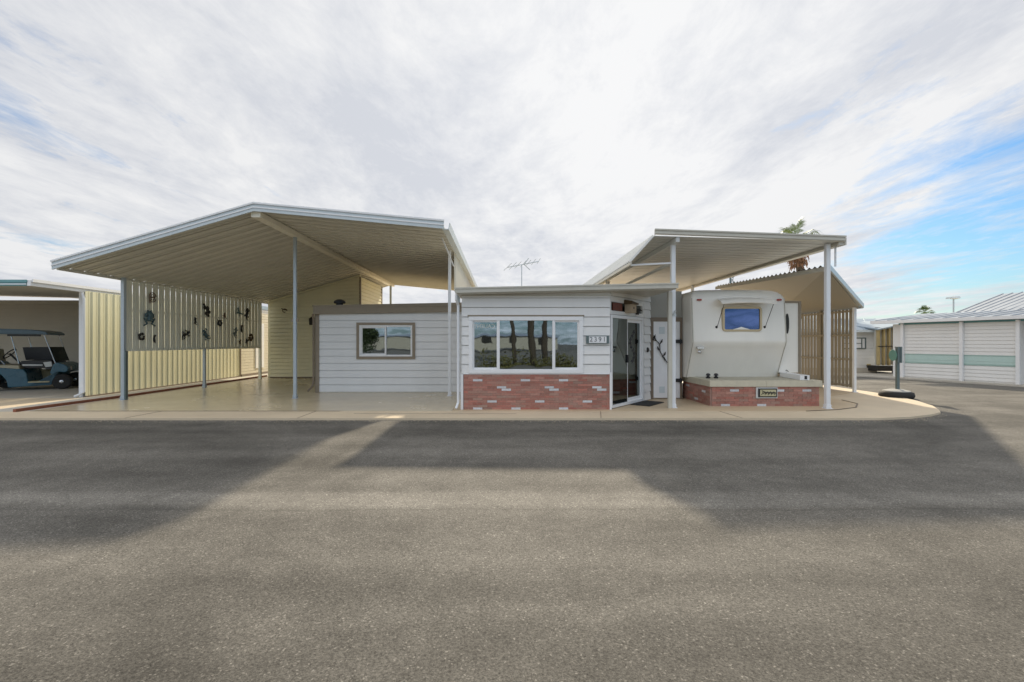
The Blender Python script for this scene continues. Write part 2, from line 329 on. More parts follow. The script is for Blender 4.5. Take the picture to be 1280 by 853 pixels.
def asphalt():
    m = bpy.data.materials.new('worn asphalt'); m.use_nodes = True; nt = m.node_tree; N = nt.nodes; L = nt.links; b = N['Principled BSDF']
    g = N.new('ShaderNodeNewGeometry'); P = g.outputs['Position']
    def noise(sc, det=5, ro=.6, vec=P, dist=0):
        n = N.new('ShaderNodeTexNoise'); n.inputs['Scale'].default_value = sc; n.inputs['Detail'].default_value = det; n.inputs['Roughness'].default_value = ro; n.inputs['Distortion'].default_value = dist
        L.new(vec, n.inputs['Vector']); return n.outputs[0]
    def mr(v, a, b_, c, d):
        r = N.new('ShaderNodeMapRange'); L.new(v, r.inputs[0]); r.inputs[1].default_value = a; r.inputs[2].default_value = b_; r.inputs[3].default_value = c; r.inputs[4].default_value = d; return r.outputs[0]
    def mul(a, b_):
        n = N.new('ShaderNodeMath'); n.operation = 'MULTIPLY'; L.new(a, n.inputs[0]); L.new(b_, n.inputs[1]); return n.outputs[0]
    mp = N.new('ShaderNodeMapping'); mp.inputs['Scale'].default_value = (.12, 1.5, 1); L.new(P, mp.inputs[0])
    big = mr(noise(.33, 6, .62, P, .8), .32, .68, .66, 1.24)
    tracks = mr(noise(1.0, 4, .5, mp.outputs[0]), .3, .7, .80, 1.2)       # long bands worn by wheels, along the street
    mid = mr(noise(3.5, 6, .7), .3, .7, .88, 1.12)
    grain = mr(noise(85, 5, .85), .34, .66, .36, 1.66)
    vo = N.new('ShaderNodeTexVoronoi'); vo.inputs['Scale'].default_value = 110; L.new(P, vo.inputs['Vector'])
    sp = N.new('ShaderNodeSeparateColor'); L.new(vo.outputs['Color'], sp.inputs[0])
    stones = mr(sp.outputs[0], .93, .995, 1, 1.9)
    # seam of the last paving lane; broad darker bands by the walk and in the foreground
    sx = N.new('ShaderNodeSeparateXYZ'); L.new(P, sx.inputs[0])
    wob = N.new('ShaderNodeMath'); wob.operation = 'MULTIPLY_ADD'; L.new(noise(.6, 3), wob.inputs[0]); wob.inputs[1].default_value = .22; L.new(sx.outputs[1], wob.inputs[2])
    def band(c, w, amt):
        d = N.new('ShaderNodeMath'); d.operation = 'SUBTRACT'; L.new(wob.outputs[0], d.inputs[0]); d.inputs[1].default_value = c
        a = N.new('ShaderNodeMath'); a.operation = 'ABSOLUTE'; L.new(d.outputs[0], a.inputs[0]); return mr(a.outputs[0], w * .5, w, amt, 1)
    v = mul(mul(mul(big, tracks), mul(mid, grain)), stones)
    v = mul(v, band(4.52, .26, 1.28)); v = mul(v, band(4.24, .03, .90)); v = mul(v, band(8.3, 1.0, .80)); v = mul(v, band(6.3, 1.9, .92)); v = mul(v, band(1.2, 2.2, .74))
    vo2 = N.new('ShaderNodeTexVoronoi'); vo2.inputs['Scale'].default_value = .5; vo2.feature = 'DISTANCE_TO_EDGE'
    wv = N.new('ShaderNodeVectorMath'); wv.operation = 'ADD'; L.new(P, wv.inputs[0])
    nn = N.new('ShaderNodeTexNoise'); nn.inputs['Scale'].default_value = 1.4; nn.inputs['Detail'].default_value = 5; L.new(P, nn.inputs['Vector']); L.new(nn.outputs['Color'], wv.inputs[1]); L.new(wv.outputs[0], vo2.inputs['Vector'])
    ramp = N.new('ShaderNodeVectorMath'); ramp.operation = 'SCALE'; ramp.inputs[0].default_value = (.162, .151, .131); L.new(v, ramp.inputs['Scale'])
    L.new(ramp.outputs[0], b.inputs['Base Color']); b.inputs['Roughness'].default_value = .9; b.inputs['Specular IOR Level'].default_value = .12
    bp = N.new('ShaderNodeBump'); bp.inputs['Strength'].default_value = .7; bp.inputs['Distance'].default_value = .006; L.new(noise(75, 3, .75), bp.inputs['Height']); L.new(bp.outputs[0], b.inputs['Normal'])
    return m
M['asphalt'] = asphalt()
def floor_mat(name, col, rough, spec, bump, dirt, stain):
    m = mat(name, col, rough, 0, .10, .8, bump, 90, spec, dirt=dirt, stain=stain); return m
M['carport_floor'] = floor_mat('sealed tan carport floor', (.56, .475, .33), .24, .55, .02, .14, (.40, .33, .22))
M['walk'] = floor_mat('tan concrete walk', (.63, .52, .37), .7, .3, .25, .30, (.42, .33, .23))
M['patio'] = floor_mat('painted patio concrete', (.58, .455, .30), .5, .4, .1, .30, (.40, .30, .19))

# ---------------------------------------------------------------- ground
g = MB(); g.quad((-500, -500, -.04), (500, -500, -.04), (500, 900, -.04), (-500, 900, -.04)); struct(g.build('road', M['asphalt']))
# outer walk that curves round the street corner
corner = [(7.2, 8.86), (7.95, 9.02), (8.6, 9.3), (9.1, 9.62), (9.42, 10.0), (9.85, 10.6), (10.3, 11.5), (10.62, 12.4), (10.8, 13.6), (10.85, 15), (10.85, 60)]
walk = [(-40, 8.86)] + corner + [(-40, 60)]
g = MB(); g.prism(walk, -.10, 0); struct(g.build('sidewalk', M['walk']))
inner = [(-9.9, 9.75), (-1.05, 9.75), (-1.05, 30), (-9.9, 30)]
g = MB(); g.prism(inner, -.05, .006); struct(g.build('driveway', M['carport_floor']))
pin = [(-1.04, 9.75), (6.4, 9.75), (7.2, 9.95), (7.85, 10.3), (8.35, 10.9), (8.5, 11.6), (8.5, 12.2), (10.2, 13.4), (10.2, 30), (-1.04, 30)]
g = MB(); g.prism(pin, -.05, .004); struct(g.build('path', M['patio']))
# dark expansion joint that follows the inner slab
g = MB()
jp = [(-9.9, 9.74), (5.2, 9.74), (6.4, 9.74), (7.2, 9.94), (7.86, 10.29), (8.36, 10.9), (8.51, 11.6)]
for i in range(2, len(jp) - 1):
    a, b = Vector((*jp[i], .009)), Vector((*jp[i + 1], .009)); g.bar(a, b, .03, .008)
for x in (-7.2, -3.9, 1.9, 4.6): g.bar((x, 8.87, .002), (x + random.uniform(-.05, .3), 9.73, .002), .012, .004)
g.bar((-9.9, 9.745, .006), (-3.4, 9.745, .006), .012, .006); g.bar((-3, 9.42, .001), (.3, 9.40, .001), .02, .003)
j = struct(g.build('sidewalk_joint', M['brown_trim']))
g = MB(); g.prism([(-40, 30), (-9.9, 30), (-9.9, 9.75), (-10.9, 9.6), (-10.9, 12), (-40, 12)], -.05, .002); struct(g.build('neighbour_driveway', M['kerb']))
# verge across the side street
g = MB(); g.prism([(15.6, 19.7), (17.45, 15.0), (17.9, 13.2), (18.6, 8), (60, 8), (60, 22), (19, 40), (12.5, 40), (13.2, 22.4)], -.10, .01); struct(g.build('far_sidewalk', M['kerb']))

# loose grit along the edge of the walk
g = MB(); rg = random.Random(12)
for i in range(1500):
    x = rg.uniform(-13, 9.2); y = 8.85 - abs(rg.gauss(0, .10)) - .01; y = y if x < 7.2 else y + (x - 7.2) ** 2 * .23
    r_ = rg.uniform(.004, .013); q = [(x + r_ * math.cos(a + i), y + r_ * math.sin(a + i) * rg.uniform(.6, 1), -.041) for a in (0, 1.3, 2.5, 3.8, 5)]
    g.hexa(q, [(x + (p[0] - x) * .6, y + (p[1] - y) * .6, -.04 + r_ * .8) for p in q])
g = g.build('gravel', mat('tan grit', (.34, .29, .21), .9, 0, .3, 40)); g['kind'] = 'stuff'; g['label'] = 'loose tan grit lying along the road edge of the concrete walk'; g['category'] = 'gravel'
# timber edging strip
g = MB(); g.bar((-10.10, 9.62, .03), (-9.95, 12.1, .03), .07, .06); g.bar((-9.95, 12.1, .03), (-9.93, 19.6, .03), .07, .06)
tag(g.build('timber_edging', M['redwood']), 'long reddish timber edging strip on the ground beside the slatted screen', 'edging')

PAN = [(0, 0), (.455, 0), (.46, -.032), (.51, -.032), (.515, 0), (.79, 0), (.80, .06), (.965, .06), (.975, 0)]
WAVE = [(i / 8, .022 * (1 - math.cos(2 * math.pi * i / 8)) / 2 * 2) for i in range(8)]

# ---------------------------------------------------------------- big carport
YF, YB = 10.0, 22.7
RX, RZ = -5.33, 4.31; LX, LZ = -9.62, 3.07; EX, EZ = -1.27, 3.93
cp = thing('carport', 'tall cream metal carport with a gabled roof and a pale grey front edge', 'carport', (RX, YF, 0))
def pan_roof(x0, z0, x1, z1, y0, y1, name, m_, parent, pitch=.355, prof=PAN, th=.012):
    b = MB(); n = Vector((-(z1 - z0), 0, x1 - x0)); n = n if n.z > 0 else -n
    b.sheet((x0, y0, z0), (x1 - x0, 0, z1 - z0), (0, y1 - y0, 0), pitch, prof, n, th); return b.build(name, m_, parent)
pan_roof(LX, LZ, RX, RZ, YF + .02, YB, 'roof_panel', M['cream_metal'], cp)
pan_roof(RX, RZ, EX, EZ, YF + .02, YB, 'roof_panel', M['cream_metal'], cp)
b = MB()
def fasc(b, x0, z0, x1, z1, y, lo, hi):
    b.ext([(x0, y, z0 + lo), (x1, y, z1 + lo), (x1, y, z1 + hi), (x0, y, z0 + hi)], (0, .035, 0))
fasc(b, LX - .05, LZ - .015, RX, RZ, YF - .03, -.04, .115); fasc(b, RX, RZ, EX + .03, EZ, YF - .03, -.04, .115)
b.cur = 1
fasc(b, LX - .06, LZ - .015, RX, RZ, YF - .055, .115, .15); fasc(b, RX, RZ, EX + .04, EZ, YF - .055, .115, .15)
fasc(b, LX - .05, LZ - .015, RX, RZ, YF - .045, .03, .055); fasc(b, RX, RZ, EX + .03, EZ, YF - .045, .03, .055)
b.build('fascia', [M['fascia'], M['white_vinyl']], cp)
b = MB(); b.box(RX - .10, RX + .10, YF + .06, YB - .02, RZ - .15, RZ - .03); b.build('ridge_beam', M['beam_cream'], cp)
b = MB(); fasc(b, LX, LZ, RX, RZ, YB + .01, -.05, .1); fasc(b, RX, RZ, EX, EZ, YB + .01, -.05, .1); b.build('back_trim', M['cream_metal'], cp)
b = MB(); b.ext([(EX, YF, EZ - .05), (EX + .13, YF, EZ - .05), (EX + .16, YF, EZ + .09), (EX + .145, YF, EZ + .09), (EX + .12, YF, EZ - .035), (EX, YF, EZ - .035)], (0, YB - YF, 0)); b.build('gutter', M['fascia'], cp)
b = MB(); b.box(LX - .02, LX + .03, YF + .05, YB, LZ - .055, LZ + .004); b.build('eave_rail', M['cream_metal'], cp)
def post(x, y, z1, w, name='post', parent=cp, m_=None, plate=True, z0=.0):
    b = MB(); b.box(x - w / 2, x + w / 2, y - w / 2, y + w / 2, z0, z1)
    if plate:
        b.box(x - w * .9, x + w * .9, y - w * .9, y + w * .9, z0, z0 + .012); b.box(x - w * .62, x + w * .62, y - w * .62, y + w * .62, z0 + .012, z0 + .09)
    return bevel(b.build(name, m_ or M['white_post'], parent), .006)
post(-9.50, 11.66, LZ + .0, .085, m_=M['grey_post']); post(RX, 11.98, RZ - .15, .075, m_=M['grey_post']); post(-1.40, 12.5, EZ - .01, .075)
post(RX, 22.3, RZ - .15, .09, m_=M['grey_post'])
post(-1.34, 14.6, EZ - .01, .085, m_=M['grey_post']); post(-1.34, 18.6, EZ - .01, .085, m_=M['grey_post'])
b = MB(); b.bar((-1.45, 11.0, 4.02), (-1.20, 11.6, 3.35), .03, .012); b.build('gutter_strap', M['white_post'], cp)
b = MB(); b.sheet((-1.30, 12.7, 2.85), (0, 0, 1.06), (0, 9.5, 0), .15, [(0, 0), (.6, 0), (.68, .03), (.92, .03), (.999, 0)], (1, 0, 0), .006); b.build('side_valance', M['cream_metal'], cp)
# slatted screen under the left eave
scr = MB(); y = 11.76
while y < 18.25:
    scr.box(-9.535, -9.525, y, y + .200, 1.26, 3.02); scr.box(-9.525, -9.519, y + .08, y + .10, 1.26, 3.02); y += .228
sc_o = scr.build('slat_screen', M['slat'], cp)
b = MB()
for z in (1.27, 2.28, 2.96): b.box(-9.56, -9.537, 11.72, 18.3, z - .025, z + .025)
b.box(-9.52, -9.485, 11.72, 18.3, 1.22, 1.262); b.build('rail', M['slat'], sc_o)
post(-9.50, 14.83, 1.24, .075, m_=M['grey_post']); post(-9.50, 18.25, 3.03, .09, m_=M['slat'])
b = MB(); b.box(-9.455, -9.42, 11.62, 11.70, 0, 1.23); b.build('post_guard', M['sign_post'], cp)
# clamps on the centre post
b = MB(); b.box(RX - .085, RX + .085, 11.95, 12.01, 1.98, 2.06); b.build('cable_clamp', M['taupe_trim'], cp)

# ---------------------------------------------------------------- wall ornaments on the screen (each its own thing)
XS = -9.475
def blobchain(b, pts, r):            # flat-ish metal limb on the screen plane: pts are (y, z)
    path = [(XS, p[0], p[1]) for p in pts]; b.tube(path, r, 7)
def orn(px, py, label, kind, size, m_, rot=0., name='wall_ornament'):
    Y = 9.5 * 580 / (627 - px); Z = EYE - (py - 428) * Y / 580
    b = MB(); c, s_ = math.cos(rot), math.sin(rot); k = size
    def P(u, v): return (Y + (u * c - v * s_) * k, Z + (u * s_ + v * c) * k)
    if kind == 'gecko':
        spine = [P(-.02, .5), P(.02, .38), P(.05, .22), P(.0, .02), P(-.07, -.15), P(-.05, -.3), P(.05, -.42), P(.16, -.46), P(.2, -.38)]
        blobchain(b, spine, [x * k for x in (.03, .10, .06, .10, .08, .05, .035, .025, .012)])
        for u0, v0, u1, v1, u2, v2 in ((.05, .2, .24, .22, .28, .36), (.03, .2, -.16, .28, -.24, .18), (-.05, -.1, .16, -.14, .2, -.28), (-.08, -.1, -.26, -.06, -.32, -.2)):
            blobchain(b, [P(u0, v0), P(u1, v1), P(u2, v2)], [.035 * k, .03 * k, .045 * k])
    elif kind == 'frog':
        blobchain(b, [P(0, .45), P(0, .3), P(0, .12), P(0, -.1), P(0, -.2)], [x * k for x in (.10, .2, .17, .2, .1)])
        for s2 in (-1, 1):
            blobchain(b, [P(.12 * s2, .2), P(.34 * s2, .05), P(.30 * s2, .3)], [.05 * k, .05 * k, .07 * k])
            blobchain(b, [P(.1 * s2, -.15), P(.42 * s2, -.02), P(.2 * s2, -.36), P(.46 * s2, -.48)], [.08 * k, .07 * k, .06 * k, .05 * k])
            blobchain(b, [P(.12 * s2, .44), P(.14 * s2, .5)], .05 * k)
    elif kind == 'ring':
        for rr, a0, a1 in ((.46, .2, 5.9), (.27, 1.4, 7.2)):
            blobchain(b, [P(rr * math.cos(a0 + (a1 - a0) * i / 22), rr * math.sin(a0 + (a1 - a0) * i / 22)) for i in range(23)], .045 * k)
        blobchain(b, [P(-.1, 0), P(.12, .02)], .07 * k); blobchain(b, [P(-.4, -.3), P(-.36, -.62)], .05 * k)
    elif kind == 'wreath':
        blobchain(b, [P(.36 * math.cos(i * .48 + .8), .36 * math.sin(i * .48 + .8)) for i in range(13)], [(.06 + .10 * abs(math.sin(i * 1.1 + .5))) * k for i in range(13)])
    elif kind == 'crescent':
        blobchain(b, [P(.28 * math.cos(a) + .1, .46 * math.sin(a)) for a in [1.2 + i * .5 for i in range(8)]], [x * k for x in (.02, .09, .13, .1, .12, .13, .08, .02)])
    elif kind == 'butterfly':
        blobchain(b, [P(-.4, .4), P(-.1, .08), P(.18, -.3)], [.04 * k, .06 * k, .03 * k])
        for u, v, r_ in ((-.28, .12, .15), (-.02, -.26, .17), (.10, .18, .18), (.30, -.08, .16), (-.42, .34, .09), (.26, -.36, .12)):
            b.lathe((XS - .01, *P(u, v)), (1, 0, 0), [(r_ * k * .9, 0), (r_ * k, .006), (r_ * k * .8, .02)], 10)
    elif kind == 'bird':
        blobchain(b, [P(-.5, .3), P(-.3, .22), P(-.14, .12), P(.08, 0), P(.3, -.3), P(.4, -.5)], [x * k for x in (.012, .03, .09, .12, .05, .04)])
        b.ext([(XS - .006, *P(-.05, .1)), (XS - .006, *P(.18, .02)), (XS - .006, *P(.42, .44)), (XS - .006, *P(.16, .46))], (.012, 0, 0))
        b.ext([(XS - .006, *P(-.1, .05)), (XS - .006, *P(.06, -.08)), (XS - .006, *P(-.22, -.4))], (.012, 0, 0))
    o = b.build(name, m_); tag(o, label, 'ornament', 'metal ornaments hung on the slatted screen'); return o
O = orn
O(189.7, 372, 'rusty double ring ornament at the upper left of the slatted screen', 'ring', .27, M['rust_iron'])
O(185.7, 398, 'large blue green frog ornament below the ring on the slatted screen', 'frog', .42, M['blue_iron'])
O(176, 421, 'small wreath shaped ornament lowest and leftmost on the slatted screen', 'wreath', .22, M['dark_iron'])
O(192.7, 424, 'dark crescent ornament just right of the wreath near the screen bottom', 'crescent', .22, M['dark_iron'])
O(230.7, 418.6, 'black curled lizard ornament low on the screen left of the middle post', 'gecko', .42, M['dark_iron'], R(-60))
O(243.6, 402, 'small black gecko ornament below and left of the big butterfly', 'gecko', .26, M['dark_iron'], R(15))
O(257.7, 388, 'big black butterfly ornament high in the middle of the screen', 'butterfly', .42, M['dark_iron'], R(-10))
O(257, 419, 'large blue grey lizard ornament directly above the middle screen post', 'gecko', .46, M['blue_iron'], R(45))
O(279.5, 395.6, 'thin faint brown bird ornament right of the big butterfly', 'bird', .24, M['rust_iron'], R(20))
O(274, 404, 'small black turtle like ornament under the thin brown bird', 'wreath', .24, M['dark_iron'], R(50))
O(297.6, 391.4, 'blue green hummingbird ornament near the top right of the screen', 'bird', .38, M['blue_iron'], R(40))
O(308, 393, 'black upright lizard ornament at the top right end of the screen', 'gecko', .48, M['dark_iron'], R(-5))
O(293.5, 416, 'grey green gecko ornament low on the right part of the screen', 'gecko', .38, M['sign_post'], R(-15))
O(302, 411.5, 'little black crescent ornament below the upright black lizard', 'crescent', .28, M['dark_iron'])
O(299, 428, 'small brown bird ornament lowest on the right part of the screen', 'bird', .22, M['brown_iron'])
O(307.6, 427, 'slim dark bird ornament beside the bottom right of the screen', 'bird', .28, M['dark_iron'], R(-30))
O(312.8, 422, 'brown turtle ornament closest to the far screen post', 'wreath', .30, M['brown_iron'], R(120))

# ---------------------------------------------------------------- yellow shed under the carport
YS = 18.7
sh = thing('storage_shed', 'pale yellow lap sided shed standing at the back under the carport roof', 'shed', (-7.5, YS, 0))
b = MB(); b.siding((-9.35, YS), (-5.70, YS), .06, 3.05, .15, .034, ztop=4.11); b.siding((-5.70, YS), (-5.70, 22.0), .06, 4.10, .15, .034)
b.ext([(-9.35, YS + .002, .0), (-5.70, YS + .002, .0), (-5.70, YS + .002, 4.10), (-9.35, YS + .002, 3.04)], (0, .05, 0)); b.box(-5.75, -5.702, YS + .06, 22.0, 0, 4.10)
b.box(-9.35, -9.30, YS + .06, 22, 0, 3.04); b.box(-9.30, -5.76, 21.95, 22, 0, 3.0); b.build('wall', M['yellow_siding'], sh)
b = MB(); b.bar((-9.36, YS - .01, 3.08), (-5.69, YS - .01, 4.14), .07, .05, (0, 0, 1)); b.build('rake_trim', M['yellow_siding'], sh)
b = MB(); b.box(-9.40, -9.33, YS - .03, YS + .04, 0, 3.05); b.build('corner_trim', M['yellow_siding'], sh)
b = MB(); b.box(-5.73, -5.66, YS - .035, YS + .03, 0, 4.08); b.build('corner_trim', M['taupe_trim'], sh)
b = MB(); b.box(-9.32, -5.74, YS - .02, YS, 0, .06); b.build('sill_plate', M['brown_trim'], sh)
b = MB(); b.box(-5.72, -5.66, 21.9, 22.06, 0, 4.08); b.build('end_trim', M['taupe_trim'], sh)
ln = thing('wall_lantern', 'black lantern hanging on the yellow shed wall left of the grey annex', 'lantern', (-7.63, YS - .1, 2.2))
b = MB(); b.lathe((-7.63, YS - .12, 2.14), (0, 0, 1), [(.05, 0), (.07, .02), (.085, .22), (.03, .26)], 6); b.build('lamp_body', M['dark_iron'], ln)
b = MB(); b.lathe((-7.63, YS - .12, 2.38), (0, 0, 1), [(.10, 0), (.02, .06)], 6); b.bar((-7.63, YS - .12, 2.44), (-7.63, YS - .0, 2.48), .02); b.build('bracket', M['dark_iron'], ln)
b = MB(); b.tube([(-8.72 + .09 * math.cos(a), YS - .04, 2.72 + .07 * math.sin(a)) for a in [i * .45 for i in range(12)]], .015, 6); b.bar((-8.86, YS - .03, 2.80), (-8.66, YS - .03, 2.74), .03)
tag(b.build('hose_hook', M['brown_iron']), 'small coiled metal hook high on the yellow shed wall', 'hook')

# ---------------------------------------------------------------- grey annex with sliding window
YA = 13.35
an = thing('annex', 'low cool white sided annex with a taupe flat roof edge under the carport', 'building', (-3, YA, 0))
w0, w1, v0, v1 = -5.27, -.95, .0, 2.28
hu = (-4.16 - w0, -2.49 - w0); hv = (.97, 2.01)
b = MB(); b.siding((w0, YA), (w1, YA), .03, 2.40, .205, .016, holes=[(hu[0], hu[1], hv[0], hv[1])])
b.box(w0, w0 + .06, YA + .05, 18.4, 0, 2.4); b.box(w0 + .06, w1, 18.35, 18.4, 0, 2.4); b.box(w1 - .06, w1, YA + .05, 18.35, 0, 2.4)
b.build('wall', M['grey_siding'], an)
b = MB(); b.hexa([(w0 - .10, YA - .12, 2.25), (w1 + .1, YA - .12, 2.33), (w1 + .1, 18.6, 2.38), (w0 - .10, 18.6, 2.30)], [(w0 - .10, YA - .12, 2.50), (w1 + .1, YA - .12, 2.59), (w1 + .1, 18.6, 2.62), (w0 - .10, 18.6, 2.55)])
b.box(w0 - .12, w1 + .1, YA - .14, YA - .12, 2.47, 2.50); b.build('roof', M['taupe_trim'], an)
b = MB(); b.box(w0 - .09, w0 + .03, YA - .03, YA + .05, 0, 2.26); b.build('corner_trim', M['taupe_trim'], an)
b = MB(); b.box(w0 + .04, w1, YA - .012, YA, 0, .03); b.build('base_trim', M['beige_trim'], an)
b = MB(); b.tube([(w0 - .12, YA - .10, 2.26), (w0 - .12, YA - .05, 2.1), (w0 - .12, YA - .05, .35), (w0 - .14, YA - .08, .2), (w0 - .22, YA - .2, .06)], .032, 8); b.build('downspout', M['brown_trim'], an)
def window(parent, x0, x1, z0, z1, y, mull, fw, fm, gm, depth=.06, slider=(), trim=None, tw=.07):
    w = MB(); w.box(x0, x1, y - .03, y + depth, z0, z0 + fw); w.box(x0, x1, y - .03, y + depth, z1 - fw, z1)
    w.box(x0, x0 + fw, y - .03, y + depth, z0 + fw, z1 - fw); w.box(x1 - fw, x1, y - .03, y + depth, z0 + fw, z1 - fw)
    for m0 in mull: w.box(m0 - fw * .36, m0 + fw * .36, y - .025, y + depth, z0 + fw, z1 - fw)
    fr = bevel(w.build('window', fm, parent), .006)
    xs = [x0 + fw] + list(mull) + [x1 - fw]
    for i in range(len(xs) - 1):
        a, c = xs[i], xs[i + 1]
        if i in slider:
            s_ = MB(); q = .035
            s_.box(a, c, y + .012, y + .04, z0 + fw, z0 + fw + q); s_.box(a, c, y + .012, y + .04, z1 - fw - q, z1 - fw)
            s_.box(a, a + q, y + .012, y + .04, z0 + fw + q, z1 - fw - q); s_.box(c - q, c, y + .012, y + .04, z0 + fw + q, z1 - fw - q); s_.build('sash', fm, fr)
        p = MB(); p.box(a, c, y + .02, y + .026, z0 + fw, z1 - fw); p.build('pane', gm, fr)
    if trim:
        t = MB(); t.box(x0 - tw, x1 + tw, y - .045, y - .002, z1, z1 + tw); t.box(x0 - tw, x1 + tw, y - .045, y - .002, z0 - tw, z0)
        t.box(x0 - tw, x0, y - .045, y - .002, z0, z1); t.box(x1, x1 + tw, y - .045, y - .002, z0, z1); t.build('trim', trim, fr)
    return fr
window(an, -4.09, -2.56, 1.04, 1.94, YA - .01, (-3.33,), .05, M['white_vinyl'], M['glass'], slider=(0,), trim=M['taupe_trim'], tw=.075)
b = MB(); b.box(-4.9, -1.2, 16.2, 16.25, .0, 2.3); b.box(w0 + .07, w1 - .07, YA + .3, 18.3, .05, .08); b.build('inner_wall', M['dark_interior'], an)
b = MB(); b.sheet((-4.2, YA + .16, 1.0), (0, 0, 1.05), (.42, 0, 0), .07, WAVE, (0, -1, 0), .004); b.build('curtain', M['curtain'], an)
b = MB(); b.lathe((-4.78, 13.7, 2.53), (0, 0, 1), [(.10, 0), (.10, .06), (.17, .07), (.16, .13), (.08, .18), (.01, .19)], 16); tag(b.build('roof_vent', M['black_plastic'], an), 'black round vent cap', 'vent'); 
b = bpy.data.objects['roof_vent']; del b['label']; del b['category']
b = MB(); b.lathe((-1.05, 13.6, 2.6), (0, 0, 1), [(.02, 0), (.02, .08)], 8); b.build('roof_pipe', M['black_plastic'], an)

# ---------------------------------------------------------------- front room with brick skirt
YR = 10.0
hr = thing('front_room', 'white lap sided front room with a red brick skirt and a wide three pane window', 'building', (.7, YR, 0))
bx0, bx1 = -.86, 2.33
fx0, fx1, fz0, fz1 = -.707, 1.75, .775, 2.0
ax, ay = 3.73, 11.70
wl = MB(); wl.siding((bx0, YR), (bx1, YR), .78, 2.62, .2035, .034, holes=[(fx0 - bx0 + .01, fx1 - bx0 - .01, .70, fz1 - .01)])
wl.box(bx0, bx0 + .06, YR + .05, 16.0, 0, 2.5)
wl.box(bx0, bx1 - .02, YR + .003, YR + .05, .05, .76); wl.box(bx0, fx0 + .02, YR + .003, YR + .05, .76, 2.5); wl.box(fx1 - .02, bx1 - .02, YR + .003, YR + .05, .76, 2.5); wl.box(fx0 + .02, fx1 - .02, YR + .003, YR + .05, 1.98, 2.5)
wl.build('wall', M['white_siding'], hr)
def brickwork(b, p0, p1, z0, z1, whites, bw=.205, bh=.052, seed=1, th=.03):
    rnd = random.Random(seed); a = Vector((*p0, 0)); e = Vector((*p1, 0)); Lw = (e - a).length; d = (e - a) / Lw; n = Vector((d.y, -d.x, 0))
    rows = max(1, round((z1 - z0) / bh)); bh = (z1 - z0) / rows
    b.cur = 1; b.col = (1, 1, 1); b.ext([a + Vector((0, 0, z0)), e + Vector((0, 0, z0)), e + Vector((0, 0, z1)), a + Vector((0, 0, z1))], n * (th - .008)); b.cur = 0
    for r in range(rows):
        u = -(bw / 2 if r % 2 else 0)
        k = 0
        while u < Lw:
            ua, ub = max(u, .0) + .002, min(u + bw, Lw) - .004; u += bw; k += 1
            if ub - ua < .02: continue
            mid = (ua + ub) / 2; zc = z0 + (r + .5) * bh
            wht = any(abs(mid - wu) < bw * .5 and abs(zc - wz) < bh * .5 for wu, wz in whites)
            if wht: q = rnd.uniform(.55, .68); c = (q, q, q * 1.03)
            else:
                q = rnd.uniform(.82, 1.10); h = rnd.random(); c = ((.36 + .09 * rnd.random()) * q, (.17 + .07 * h) * q, (.13 + .06 * h) * q)
            b.col = c; o = th + rnd.uniform(-.002, .003); zb = z0 + r * bh + .002; zt = z0 + (r + 1) * bh - .003
            b.ext([a + d * ua + Vector((0, 0, zb)), a + d * ub + Vector((0, 0, zb)), a + d * ub + Vector((0, 0, zt)), a + d * ua + Vector((0, 0, zt))], n * o)
    b.col = None
wp = []
for k in range(3):
    o = 1.005 * k; wp += [(.24 + o, .64), (.86 + o, .50), (.93 + o, .42), (.64 + o, .20), (.22 + o, .035)]
b = MB(); brickwork(b, (bx0 + .04, YR), (bx1, YR), .0, .76, wp, seed=3); b.build('brick_skirt', [M['brick'], M['mortar']], hr)
b = MB(); b.box(bx0 - .02, bx0 + .035, YR - .045, YR + .0, 0, .77); b.box(bx1 - .01, bx1 + .03, YR - .06, YR - .0, 0, .80); b.box(bx0 + .03, bx1 - .01, YR - .045, YR - .0, .762, .782)
b.build('corner_trim', M['white_vinyl'], hr)
win = window(hr, fx0, fx1, fz0 + .01, fz1, YR - .03, (-.07, 1.12), .085, M['white_vinyl'], M['glass'], depth=.09, slider=(0, 2))
b = MB(); b.box(fx0 - .02, fx1 + .02, YR - .055, YR - .01, fz1, fz1 + .035); b.build('head_trim', M['taupe_trim'], win)
# dark room behind the glass, curtains and lamp
b = MB(); b.box(bx0 + .07, 3.7, 13.4, 13.45, .0, 2.5); b.box(3.60, 3.66, 11.95, 13.4, 0, 2.5); b.box(bx0 + .1, 3.6, YR + .1, 13.4, 2.42, 2.44) if 0 else None; b.box(bx0 + .07, bx0 + .10, YR + .1, 13.4, 0, 2.5); b.prism([(bx0 + .12, YR + .12), (bx1 - .1, YR + .12), (3.5, 11.75), (3.5, 13.38), (bx0 + .12, 13.38)], .05, .08); b.build('inner_wall', M['dark_interior'], hr)
b = MB(); b.sheet((fx0 + .06, YR + .14, .82), (0, 0, 1.15), (.54, 0, 0), .09, WAVE, (0, -1, 0), .004); b.sheet((1.22, YR + .14, .82), (0, 0, 1.15), (.5, 0, 0), .09, WAVE, (0, -1, 0), .004); b.build('curtain', M['curtain'], hr)
lm = thing('table_lamp', 'orange shaded table lamp just inside the wide front window', 'lamp', (.08, YR + .55, .08))
b = MB(); b.lathe((.08, YR + .55, .94), (0, 0, 1), [(.17, 0), (.165, .02), (.09, .22), (.08, .24)], 20); b.build('lamp_shade', M['copper'], lm)
b = MB(); b.lathe((.08, YR + .55, .08), (0, 0, 1), [(.12, 0), (.11, .03), (.025, .06), (.025, .5), (.05, .6), (.02, .7), (.02, .86)], 16); b.build('lamp_base', M['dark_iron'], lm)
text_mesh('window_lettering', 'CALIENTE', .115, M['pale_text'], win, (-.40, YR - .018, 1.79), FACE, .002, mirror=True)
